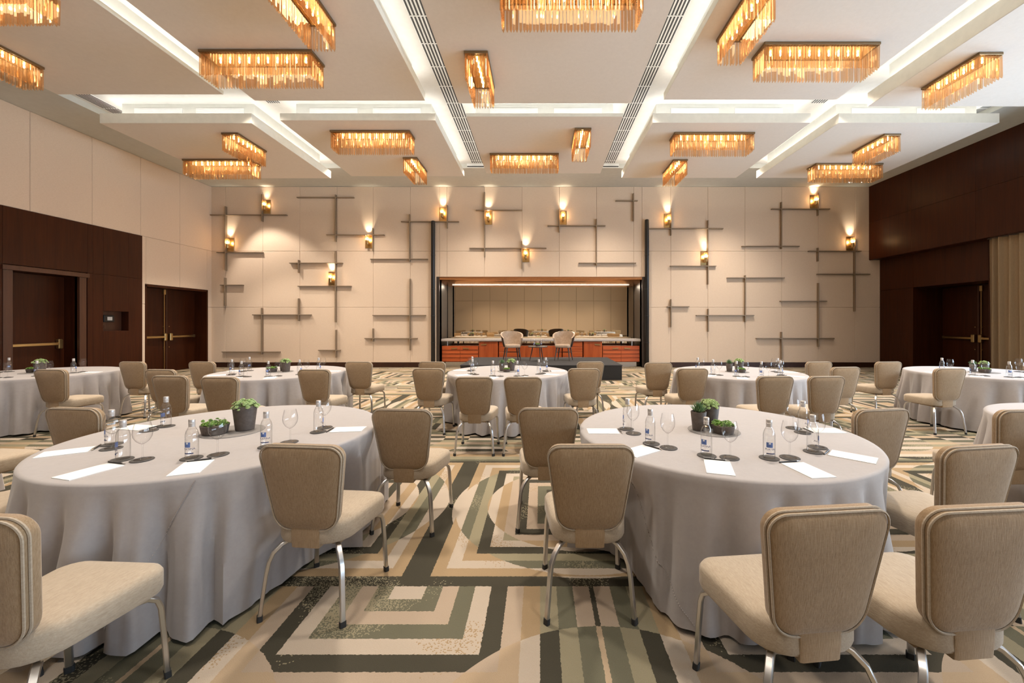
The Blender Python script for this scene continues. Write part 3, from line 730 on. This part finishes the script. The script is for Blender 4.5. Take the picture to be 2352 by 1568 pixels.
def make_chair():
    r = empty('banquet_chair')
    so = round_poly([(.235, .24), (-.235, .24), (-.185, -.205), (.185, -.205)], [.075, .075, .13, .13], 6)
    mb = MB(); mb.rings([[(x, y, z) for x, y in inset(so, i)] for z, i in ((.372, .03), (.378, .006), (.392, 0), (.455, 0), (.471, .008), (.481, .028), (.487, .07), (.490, .14))], True, True)
    mk('seat', mb, M['seat'], r, 50)
    H = .438; tilt = radians(8)
    bo = round_poly([(.158, 0), (.222, H), (-.222, H), (-.158, 0)], [.085, .062, .062, .085], 7)
    def b3(x, s, c):                                    # back-local -> chair: c = forward from the rear face
        c = c+.35*x*x
        return (x, -.215+c*cos(tilt)-s*sin(tilt), .450+s*cos(tilt)+c*sin(tilt))
    mb = MB(); mb.rings([[b3(x, s, c) for x, s in inset(bo, i)] for c, i in ((-.006, .12), (-.003, .05), (.001, .02), (.007, .006), (.013, 0), (.054, 0), (.063, .008), (.068, .03), (.071, .08), (.072, .14))][::-1], True, True)
    bk = mk('backrest', mb, M['chair'], r, 50)
    for c, e in ((.008, -.002), (.026, -.003)): mk('piping', MB().tube([b3(x, s, c) for x, s in inset(bo, e)], .0042, n=5, closed=True), M['seat'], bk, 60)
    nk = MB()
    for z, hw, y0, y1 in ((.360, .072, -.22, -.17), (.366, .076, -.229, -.165), (.44, .078, -.232, -.185), (.475, .082, -.228, -.18), (.50, .084, -.222, -.16)): pass
    nk.rings([[(x, y, z) for x, y in ((-hw, y0+.004), (-hw+.01, y0), (hw-.01, y0), (hw, y0+.004), (hw, y1), (-hw, y1))] for z, hw, y0, y1 in
              ((.356, .068, -.200, -.15), (.362, .073, -.208, -.15), (.43, .075, -.211, -.165), (.455, .077, -.210, -.17), (.475, .080, -.206, -.175))], True, True)
    mk('back_bracket', nk, M['chair'], r, 40)
    mk('seat_frame', MB().box(-.15, .15, -.15, .18, .358, .374), M['chair'], r)
    for s in (-1, 1):
        p = [(.10, -.105, .366), (.125, -.135, .366), (.155, -.168, .352), (.180, -.196, .322), (.195, -.208, .28), (.203, -.218, .22), (.212, -.230, .11), (.219, -.240, .02)]
        l = mk('leg', MB().tube([(s*a, b, c) for a, b, c in p], .026, .019, up=(s*.6, -.6, .5)), M['steel'], r, 35)
        mk('foot_cap', MB().tube([(s*.2185, -.2392, .028), (s*.220, -.241, 0)], .031, .024, up=(s*.6, -.6, .5)), M['rubber'], l)
        p = [(.17, .135, .366), (.192, .165, .364), (.205, .188, .345), (.211, .198, .31), (.216, .206, .2), (.222, .216, .02)]
        l = mk('leg', MB().tube([(s*a, b, c) for a, b, c in p], .026, .019, up=(s*.5, .6, .5)), M['steel'], r, 35)
        mk('foot_cap', MB().tube([(s*.2218, .2155, .028), (s*.223, .218, 0)], .031, .024, up=(s*.5, .6, .5)), M['rubber'], l)
    return r
TB = {1: (-2.12, 2.8), 2: (1.21, 2.82), 3: (-.49, 6.3), 4: (-4.0, 6.25), 5: (-7.6, 6.1), 6: (3.03, 6.22), 7: (6.75, 6.15), 8: (4.55, 2.9), 9: (-5.5, 2.85)}
TD = {1: 'the second-row table with two plants', 2: 'the second-row table with three plants', 3: 'the table right before the stage', 4: 'the first-row table near the double doors',
      5: 'the first-row table by the wall niche', 6: 'the first-row table between stage and curtain', 7: 'the first-row table beside the curtain', 8: 'the second-row table nearest the curtain', 9: 'the second-row table nearest the single door'}
SEAT = ['stage-end doors-side', 'mid doors-side', 'far-end doors-side', 'far-end curtain-side', 'mid curtain-side', 'stage-end curtain-side']
CHAIRS = {  # back-top position, turn to the right in degrees, seat
 1: [(-1.19, 2.055, 5, 4), (-.975, 2.90, 4, 5), (-1.825, 1.31, 3, 3), (-2.37, 1.31, 2, 2), (-3.35, 2.94, 6, 0), (-3.11, 2.04, 4, 1)],
 2: [(.945, 1.364, -6, 2), (1.475, 1.374, -5, 3), (2.18, 2.04, -8, 4), (2.42, 2.90, -9, 5), (.254, 2.055, 0, 1), (.06, 2.94, 0, 0)],
 3: [(-1.70, 6.43, 6, 0), (-1.50, 5.48, 4, 1), (-.744, 4.61, 1, 2), (-.193, 4.61, -1, 3), (.589, 5.48, -3, 4), (.796, 6.43, -5, 5)],
 4: [(-5.34, 6.43, 5, 0), (-2.86, 6.43, 4, 5), (-2.97, 5.36, 3, 4), (-3.62, 4.61, 3, 3), (-4.29, 4.73, 4, 2), (-4.99, 5.36, 6, 1)],
 5: [(-6.44, 6.43, 5, 5), (-6.44, 5.36, 3, 4), (-7.02, 4.63, 4, 3)],
 6: [(1.83, 6.29, -5, 0), (2.05, 5.48, -4, 1), (2.70, 4.68, -4, 2), (3.29, 4.68, -5, 3), (4.24, 5.65, -7, 4), (4.41, 6.43, -6, 5)],
 7: [(5.51, 6.43, -5, 0), (5.52, 5.48, -3, 1), (7.95, 6.5, -6, 5)],
 8: [(3.41, 2.87, -4, 0)], 9: [(-4.27, 2.87, 5, 5)]}
chair0 = make_chair(); first = True; ROOTS = {}
def put_chair(bx, by, th, label, group):
    global first
    a = -radians(th); d = .205
    loc = (bx-sin(a)*d, by+cos(a)*d, 0)
    c = chair0 if first else dup(chair0)
    first = False; c.location = loc; c.rotation_euler = (0, 0, a); tag(c, label, 'chair', group)
    return (loc[0], loc[1], a)
for t, lst in CHAIRS.items():
    ROOTS[t] = [put_chair(*q[:3], f'oatmeal banquet chair at the {SEAT[q[3]]} seat of {TD[t]}', f'chairs at {TD[t]}') for q in lst]

# ------------------------------------------------------------------ tables and cloths
RT, ZT = .915, .752
def cloth_fn(seed, chairs, c):
    rg = random.Random(seed); n1 = rg.choice((23, 25, 26)); n2 = rg.choice((9, 11)); n3 = rg.choice((37, 41)); p1, p2, p3, p4 = [rg.uniform(0, 6.3) for _ in range(4)]
    def fold(a):
        b = n1*a+1.3*sin(3*a+p1)+p2; w = .85+.30*cos(5*a+p3+sin(2*a))
        return w*(.78*cos(b)-.26*cos(2*b+.5))+.30*cos(n2*a+p3)+.16*cos(n3*a+1.5*sin(2*a)+p4)
    def limit(a):
        best = 9.0; ux_, uy_ = cos(a), sin(a)
        for (x, y, rz) in chairs:
            ca, sa = cos(-rz), sin(-rz); dx, dy = c[0]-x, c[1]-y
            ox, oy = dx*ca-dy*sa, dx*sa+dy*ca; vx, vy = ux_*ca-uy_*sa, ux_*sa+uy_*ca
            t0, t1 = 0.0, 9.0
            for o_, v_, lo, hi in ((ox, vx, -.262, .262), (oy, vy, -.30, .262)):
                if abs(v_) < 1e-6:
                    if not lo < o_ < hi: t0 = 99
                    continue
                q0, q1 = (lo-o_)/v_, (hi-o_)/v_
                if q0 > q1: q0, q1 = q1, q0
                t0, t1 = max(t0, q0), min(t1, q1)
            if t0 < t1 and t0 > 0: best = min(best, t0-.015)
        return best
    def pt(a, t):
        z = ZT-.004-t*(ZT-.004-.018-.012*(1+fold(a*1+.3))/2)
        amp = .078*min(1, max(0, t-.03)*1.6)
        r = RT+.012+.075*t**1.2+amp*fold(a)
        lm = lim[int(a/(2*pi)*360) % 360]
        if lm < r:
            k = min(1, max(0, (t-.02)/.32)); k = k*k*(3-2*k); r = r*(1-k)+max(lm, .5)*k
        return (r*cos(a), r*sin(a), z)
    raw = [limit(2*pi*k/360) for k in range(360)]
    lim = [min(raw[(k+j) % 360]+.004*abs(j) for j in range(-9, 10)) for k in range(360)]
    return pt
def make_cloth(t, fine):
    c = TB[t]; pt = cloth_fn(100+t, ROOTS.get(t, []), c); n = 300 if fine else 200; m = 22 if fine else 14
    mb = MB(); A = [2*pi*k/n for k in range(n)]
    rows = [[(r*cos(a), r*sin(a), z) for a in A] for r, z in ((RT*.5, ZT), (RT-.02, ZT), (RT-.006, ZT-.0005), (RT+.006, ZT-.003))]
    rows += [[pt(a, .012+(1-.012)*(j/m)**1.0) for a in A] for j in range(m+1)]
    mb.rings(rows[::-1], False, True)
    o = mk('tablecloth', mb, M['cloth'], None, 70); o.location = (c[0], c[1], 0)
    tag(o, f'greige floor-length cloth draped over {TD[t]}', 'tablecloth', 'round tablecloths')
    tb = empty('round_table', (c[0], c[1], 0)); tag(tb, f'round banquet table hidden under the cloth, {TD[t]}', 'table', 'round banquet tables')
    mk('table_top', MB().lathe([(RT-.015, ZT-.035), (RT-.006, ZT-.02), (RT-.010, ZT-.003)], 40), M['walnut_top'], tb, 40)
    for k in range(4):
        a = pi/4+k*pi/2; mk('leg', MB().tube([(.40*cos(a), .40*sin(a), ZT-.035), (.42*cos(a), .42*sin(a), 0)], .016, n=8), M['steel'], tb)
    return o, pt
def seam(cl, pt, a0, a1, t0=.02, t1=.99):
    n = 90; mb = MB()
    for k in range(n):
        s0, s1 = k/n, (k+.55)/n
        q = [Vector(pt(a0+(a1-a0)*s, t0+(t1-t0)*s)) for s in (s0, s1)]
        q = [p+Vector((p.x, p.y, 0)).normalized()*.0025 for p in q]
        mb.tube(q, .0022, n=4)
    mk('stitched_seam', mb, M['thread'], cl)
for t in TB:
    cl, pt = make_cloth(t, True)
    if t == 1: seam(cl, pt, radians(-62), radians(-83)); 
    if t == 2: seam(cl, pt, radians(205), radians(243))

# ------------------------------------------------------------------ place settings
def make_bottle():
    r = empty('water_bottle')
    mk('glass_body', MB().lathe([(.020, 0), (.028, .002), (.0305, .008), (.0305, .108), (.0292, .112), (.0308, .117), (.0305, .130), (.0255, .150), (.0175, .166), (.0140, .176), (.0138, .190)], 20, cap1=False), M['bottle'], r, 50)
    mk('water', MB().lathe([(.018, .006), (.0265, .009), (.0285, .014), (.0285, .128), (.024, .148), (.0175, .160)], 16), M['water'], r, 50)
    mk('cap', MB().lathe([(.0150, .172), (.0152, .188), (.0158, .190), (.0158, .193), (.0150, .194), (.0156, .197), (.0156, .209), (.0135, .212)], 18), M['cap'], r, 35)
    def patch(x0, x1, z0, z1, R=.0312, n=8):
        b = MB(); rows = []
        for z in (z0, z1): rows.append([(R*sin(x/R), -R*cos(x/R), z) for x in [x0+(x1-x0)*k/n for k in range(n+1)]])
        return b.rings(rows, loop=False)
    lb = mk('label', patch(-.026, .006, .064, .092), M['label_blue'], r)
    mk('label_bar', patch(-.026, .020, .028, .034), M['label_navy'], lb)
    q = patch(-.014, -.004, .082, .0905, .0314)
    mk('label_mark', q, M['label_white'], lb)
    tc = bpy.data.curves.new('t', 'FONT'); tc.body = 'PLATINA'; tc.size = .0155; tc.align_x = 'CENTER'; tc.resolution_u = 2
    to = bpy.data.objects.new('t', tc); COL.objects.link(to); bpy.context.view_layer.update()
    me = to.evaluated_get(bpy.context.evaluated_depsgraph_get()).to_mesh()
    b = MB(); R = .0315
    b.v = [(R*sin((v.co.x-.002)/R), -R*cos((v.co.x-.002)/R), .050+v.co.y) for v in me.vertices]; b.f = [tuple(p.vertices) for p in me.polygons]
    bpy.data.objects.remove(to); bpy.data.curves.remove(tc)
    mk('label_lettering', b, M['label_navy'], lb)
    return r
def make_glass():
    r = empty('wine_glass')
    mk('foot', MB().lathe([(.036, 0), (.036, .002), (.020, .005), (.006, .011), (.0042, .018)], 20, cap1=False), M['glass'], r, 60)
    mk('stem', MB().lathe([(.0042, .018), (.0036, .04), (.0038, .075), (.006, .084)], 10, cap0=False, cap1=False), M['glass'], r, 60)
    mk('bowl', MB().lathe([(.006, .084), (.014, .088), (.028, .101), (.039, .122), (.0425, .142), (.0415, .160), (.037, .182), (.0325, .202)], 24, cap0=True, cap1=False), M['glass'], r, 60)
    return r
pad_me = mesh('notepad', MB().box(-.066, .066, -.105, .105, 0, .0035)); pad_me.materials.append(M['paper'])
mark_me = mesh('letterhead', MB().box(-.006, .006, .092, .0935, .0035, .0037)); mark_me.materials.append(M['tray'])
coast_me = mesh('coaster', MB().lathe([(.050, 0), (.0515, .0015), (.0515, .0035), (.050, .0045)], 28), 30); coast_me.materials.append(M['coaster'])
bottle0, glass0 = make_bottle(), make_glass()
def make_pen():
    r = empty('pen')
    mk('barrel', MB().tube([(-.060, 0, .0045), (.045, 0, .0045)], .0043, n=8), M['pen'], r, 40)
    mk('tip', MB().tube([(.045, 0, .0045), (.066, 0, .0045)], [.0043, .0012], n=8), M['steel'], r, 40)
    mk('clip', MB().box(-.066, -.03, -.0015, .0015, .0085, .010), M['steel'], r)
    return r
pen0 = make_pen(); used = set()
def inst(proto, loc, rz, label, cat, group):
    if proto.name in used: o = dup(proto)
    else: o = proto; used.add(proto.name)
    o.location = loc; o.rotation_euler = (0, 0, rz); tag(o, label, cat, group); return o
def setting(t, ang, rg, seat):
    c = TB[t]; a = radians(ang)+rg.uniform(-.03, .03); e = Vector((cos(a), sin(a), 0)); lf = Vector((e.y, -e.x, 0))  # sitter looks to -e; lf = sitter's left
    C3 = Vector((c[0], c[1], ZT)); rz = a+pi/2+rg.uniform(-.05, .05)
    D = f'the {SEAT[seat]} seat of {TD[t]}'; G_ = TD[t]
    p = C3+e*.775; o = mk('notepad', pad_me, None); o.location = p; o.rotation_euler = (0, 0, a+pi/2+rg.uniform(-.08, .08)); tag(o, f'white notepad at {D}', 'notepad', f'notepads on {G_}')
    mk('letterhead', mark_me, None, o)
    inst(pen0, C3+e*.655+lf*rg.uniform(-.01, .02), rz+rg.uniform(-.1, .1), f'dark pen at {D}', 'pen', f'pens on {G_}')
    for kind, off in (('bottle', .055), ('glass', -.062)):
        q = C3+e*(.592+rg.uniform(-.015, .015))+lf*off
        o = mk('coaster', coast_me, None); o.location = q; tag(o, f'{kind} coaster at {D}', 'coaster', f'{kind} coasters on {G_}')
        q = q+Vector((rg.uniform(-.006, .006), rg.uniform(-.006, .006), .0048))
        if kind == 'bottle': inst(bottle0, q, a+pi/2+rg.uniform(-.7, .7), f'water bottle at {D}', 'bottle', f'water bottles on {G_}')
        else: inst(glass0, q, rg.uniform(0, 6), f'wine glass at {D}', 'glass', f'wine glasses on {G_}')
ANG = [181, 217, 250, 281, 315, 359]; ANG1 = [173, -144, -102, -67, -31, 3]
VIS = {1: ANG1, 2: ANG, 3: ANG1, 4: ANG1, 5: ANG1, 6: ANG, 7: ANG}
for t, lst in VIS.items():
    rg = random.Random(40+t)
    for k, a in enumerate(lst): setting(t, a, rg, k)

# ------------------------------------------------------------------ succulents
def leaf_blob(mb, base, d, L, w, th):
    d = d.normalized(); s = d.cross(Vector((0, 0, 1)))
    if s.length < .05: s = Vector((1, 0, 0))
    s.normalize(); n = s.cross(d); m = base+d*L*.6
    mb.add([base, m+s*w, m+n*th, m-s*w, m-n*th, base+d*L], [(0,1,2),(0,2,3),(0,3,4),(0,4,1),(5,2,1),(5,3,2),(5,4,3),(5,1,4)])
def rosette(mb, p, up, R, rg, layers=((.25, 4), (.65, 6), (1.05, 7)), wf=.42, tf=.2):
    up = up.normalized(); s = up.cross(Vector((.3, .9, .1))).normalized(); q = s.cross(up)
    for tilt, n in layers:
        o = rg.uniform(0, 6)
        for k in range(n):
            a = o+2*pi*k/n; d = up*cos(tilt)+(s*cos(a)+q*sin(a))*sin(tilt)
            leaf_blob(mb, p, d, R*(.75+.25*tilt), R*wf, R*tf)
def foliage(kind, R, seed):
    rg = random.Random(seed); mb = MB()
    if kind == 'sedum':
        for k in range(64):
            a = rg.uniform(0, 2*pi); r = R*1.25*sqrt(rg.random()); h = .035*(1-(r/(R*1.3))**2)+rg.uniform(-.004, .012)
            if r > R*1.02: h -= .012
            rosette(mb, Vector((r*cos(a), r*sin(a), h)), Vector((cos(a)*r/R*.7, sin(a)*r/R*.7, 1)), rg.uniform(.012, .018), rg)
            mb.tube([(r*.6*cos(a), r*.6*sin(a), -.01), (r*cos(a), r*sin(a), h)], .0022, n=4)
    elif kind == 'agave':
        for k in range(46):
            a = k*2.399; t = k/46; tl = .12+1.0*t; L = .075*(1.05-.25*t)
            d = Vector((cos(a)*sin(tl), sin(a)*sin(tl), cos(tl))); b = Vector((cos(a), sin(a), 0))*R*.25*t
            s = Vector((-sin(a), cos(a), 0)); m = b+d*L*.45; e = b+d*L+Vector((0, 0, .012*t)); w = .0062
            n = s.cross(d)*.003
            mb.add([b+s*w*.8, b-s*w*.8, m+s*w+n*0, m-s*w, m-n, b-n, e], [(0,1,3,2),(2,3,6),(0,2,4,5),(1,5,4,3),(2,6,4),(3,4,6)])
    else:
        for k in range(13):
            a = k*2.399; r = R*.92*sqrt((k+.4)/13); p = Vector((r*cos(a), r*sin(a), rg.uniform(.0, .014)))
            rosette(mb, p, Vector((cos(a)*.5, sin(a)*.5, 1)), rg.uniform(.022, .036), rg, ((.2, 4), (.6, 6), (1.0, 8)), .25, .07)
        for k in range(14):
            a = rg.uniform(0, 6.3); r = R*rg.uniform(.5, 1.1); rosette(mb, Vector((r*cos(a), r*sin(a), rg.uniform(.012, .03))), Vector((cos(a)*.4, sin(a)*.4, 1)), .013, rg)
    return mesh('foliage', mb)
FOL = {(k, s): foliage(k, {'sedum': .058, 'agave': .05, 'bowl': .066}[k], s*7+len(k)) for k in ('sedum', 'agave', 'bowl') for s in (1, 2)}
for (k, s), me in FOL.items(): me.materials.append(M[{'sedum': 'sedum', 'agave': 'agave', 'bowl': 'echeveria'}[k]])
POTS = {}
def pot_mesh(kind):
    if kind not in POTS:
        rb, rt, h = {'sedum': (.052, .068, .155), 'agave': (.038, .050, .125), 'bowl': (.066, .076, .058)}[kind]
        POTS[kind] = (mesh('pot', MB().lathe([(rb-.006, 0), (rb, .004), (rt, h-.003), (rt-.002, h), (rt-.006, h), (rt-.008, h-.014)], 32, cap1=False), 40), mesh('gravel', MB().lathe([(rt-.010, h-.016), (rt*.5, h-.008), (.004, h-.006)], 24, cap0=False), 60), h)
        POTS[kind][0].materials.append(M['pot']); POTS[kind][1].materials.append(M['soil'])
    return POTS[kind]
KN = {'sedum': ('pale green sedum in a tall brown pot', 'tall'), 'agave': ('spiky dark agave in a small brown pot', 'small'), 'bowl': ('mixed green rosettes in a low brown bowl', 'low')}
def plant(t, kind, dx, dy, sv=1, scale=1.0, z=.004, D=None, base=None):
    c = base or (*TB[t], ZT); p, g, h = pot_mesh(kind)
    r = empty('potted_succulent', (c[0]+dx, c[1]+dy, c[2]+z)); r.scale = (scale,)*3
    tag(r, f'{KN[kind][0]} on {D or TD[t]}', 'potted plant')
    mk('pot', p, None, r); mk('gravel', g, None, r); f = mk('foliage', FOL[(kind, sv)], None, r); f.location = (0, 0, h-.008)
    f.rotation_euler = (0, 0, sv*1.3+t)
    return r
def tray(t, R=.17):
    o = mk('centrepiece_tray', MB().lathe([(R-.001, 0), (R, .001), (R, .003), (R-.001, .004)], 48), M['tray'], None, 30); o.location = (*TB[t], ZT)
    tag(o, f'flat round grey tray under the plants on {TD[t]}', 'tray', 'centrepiece trays')
for t in (1, 2, 3, 4, 5, 6, 7): tray(t, .185 if t == 1 else .17)
plant(1, 'sedum', .055, .035, 1, 1.08); plant(1, 'bowl', -.075, -.065, 1, 1.08)
plant(2, 'sedum', .005, .085, 2, 1.0); plant(2, 'agave', -.105, .0, 1, 1.05); plant(2, 'bowl', .035, -.075, 2, .95)
plant(3, 'sedum', .04, .065, 1, .95); plant(3, 'agave', -.105, .035, 2, .95); plant(3, 'bowl', -.02, -.095, 1, .75)
plant(4, 'sedum', .085, -.01, 2, 1.0); plant(4, 'bowl', -.10, -.05, 2, .95); plant(4, 'agave', -.02, .09, 1, 1.0)
plant(5, 'sedum', .07, .0, 1, 1.05); plant(5, 'bowl', -.09, .04, 1, .95)
plant(6, 'agave', -.11, .02, 1, 1.0); plant(6, 'sedum', .06, .06, 2, 1.0); plant(6, 'bowl', .02, -.09, 1, .85)
plant(7, 'bowl', -.06, -.06, 2, .95); plant(7, 'sedum', .06, .06, 1, .85); plant(7, 'agave', -.09, .075, 2, .9)

# ------------------------------------------------------------------ stage with armchairs
SX0, SX1, SY0, SY1, SZ = -2.10, 2.17, 10.65, 13.1, .40
st = empty('stage', ((SX0+SX1)/2, SY0, 0)); tag(st, 'low black stage platform with black skirt before the counter', 'stage')
w = (SX1-SX0)/2
mk('deck', MB().bbox(-w, w, 0, SY1-SY0, SZ-.03, SZ, .004), M['black_cloth'], st)
mk('skirt', MB().box(-w+.01, w-.01, .01, SY1-SY0-.01, 0, SZ-.028), M['black'], st)
def armchair(x, y, rz, label):
    r = empty('armchair', (x, y, SZ+.004), rz); tag(r, label, 'armchair')
    # tub shell: open to local -y (front)
    n, m = 28, 7; outer, inner = [], []
    for i in range(n+1):
        a = radians(-122)+radians(244)*i/n; s = abs(a)/radians(122)
        top = .86-.20*s**2.2; bot = .40
        for lst, off in ((outer, 0), (inner, .045)):
            col = []
            for j in range(m+1):
                q = j/m; rr = (.245+.085*q**.8)-off; z = bot+(top-bot)*q
                col.append((rr*1.02*sin(a), rr*cos(a)*.92, z))
            lst.append(col)
    so = MB(); so.rings([outer[i] for i in range(n+1)], loop=False); mk('outer_shell', so, M['leather_out'], r, 60)
    si = MB(); si.rings([c[::-1] for c in inner], loop=False)
    si.rings([[outer[i][-1], inner[i][-1]] for i in range(n+1)], loop=False)
    for i in (0, n): si.rings([[outer[i][j], inner[i][j]] for j in range(m+1)], loop=False)
    mk('inner_shell', si, M['leather'], r, 50)
    se = round_poly([(.235, -.25), (.20, .18), (-.20, .18), (-.235, -.25)], [.09, .15, .15, .09], 6)
    mk('seat', MB().rings([[(a, b, z) for a, b in inset(se, i)] for z, i in ((.375, .03), (.385, .004), (.40, 0), (.452, 0), (.468, .012), (.476, .05), (.48, .12))], True, True), M['leather'], r, 50)
    for sx_ in (-1, 1):
        for sy_ in (-1, 1): mk('leg', MB().tube([(sx_*.17, sy_*.16-.02, .385), (sx_*.225, sy_*.215-.02, 0)], [.022, .013], n=8), M['walnut'], r, 50)
        mk('stretcher', MB().tube([(sx_*.192, -.20, .24), (sx_*.192, .16, .24)], .010, n=6), M['walnut'], r)
    mk('stretcher', MB().tube([(-.192, -.02, .24), (.192, -.02, .24)], .010, n=6), M['walnut'], r)
armchair(-.83, 12.0, radians(14), 'tan leather tub armchair on stage, on the double-door side of the table')
armchair(.71, 12.0, radians(-16), 'tan leather tub armchair on stage, on the curtain side of the table')
stx, sty = -.06, 11.72
r = empty('side_table', (stx, sty, SZ+.003)); tag(r, 'small round walnut table between the stage armchairs', 'table')
mk('table_top', MB().lathe([(.27, .405), (.285, .412), (.285, .428), (.28, .432)], 36), M['walnut_top'], r, 40)
for k in range(3):
    a = radians(-70)+k*2*pi/3; mk('leg', MB().tube([(.15*cos(a), .15*sin(a), .406), (.24*cos(a), .24*sin(a), 0)], [.017, .011], n=8), M['walnut'], r, 50)
for dx, dy in ((-.17, -.02), (.17, -.02)): inst(glass0, (stx+dx, sty+dy, SZ+.4355), 0, f'empty wine glass on the small stage table, {"doors" if dx < 0 else "curtain"} side', 'glass', 'glasses on the stage table')
for dx, dy in ((-.10, -.06), (.10, -.06)): inst(bottle0, (stx+dx, sty+dy, SZ+.4355), 0, f'water bottle on the small stage table, {"doors" if dx < 0 else "curtain"} side', 'bottle', 'bottles on the stage table')
plant(0, 'bowl', 0, 0, 1, .95, .0005, 'the small round stage table', (stx, sty, SZ+.435))

# ------------------------------------------------------------------ tables behind the viewpoint, seen in the mirror
BACK = {21: (-2.1, -4.2), 22: (2.4, -4.4), 23: (-5.8, -5.0), 24: (.2, -8.0), 25: (5.6, -5.2)}
for t, c in BACK.items():
    TB[t] = c; TD[t] = f'a table behind the viewpoint, reflected in the mirror'; ROOTS[t] = []
    for dx, dy, th in ((-1.14, .3, 5), (-.95, -.76, 4), (-.27, -1.45, 1), (.27, -1.45, -1), (.95, -.76, -4), (1.14, .3, -5)):
        ROOTS[t].append(put_chair(c[0]+dx, c[1]+dy, th, 'banquet chair seen only in the alcove mirror', 'chairs reflected in the mirror'))
    make_cloth(t, False); o = plant(t, 'sedum', 0, 0, 1, 1.1, .002); o['label'] = 'potted sedum on a table reflected in the alcove mirror'; o['group'] = 'plants reflected in the mirror'
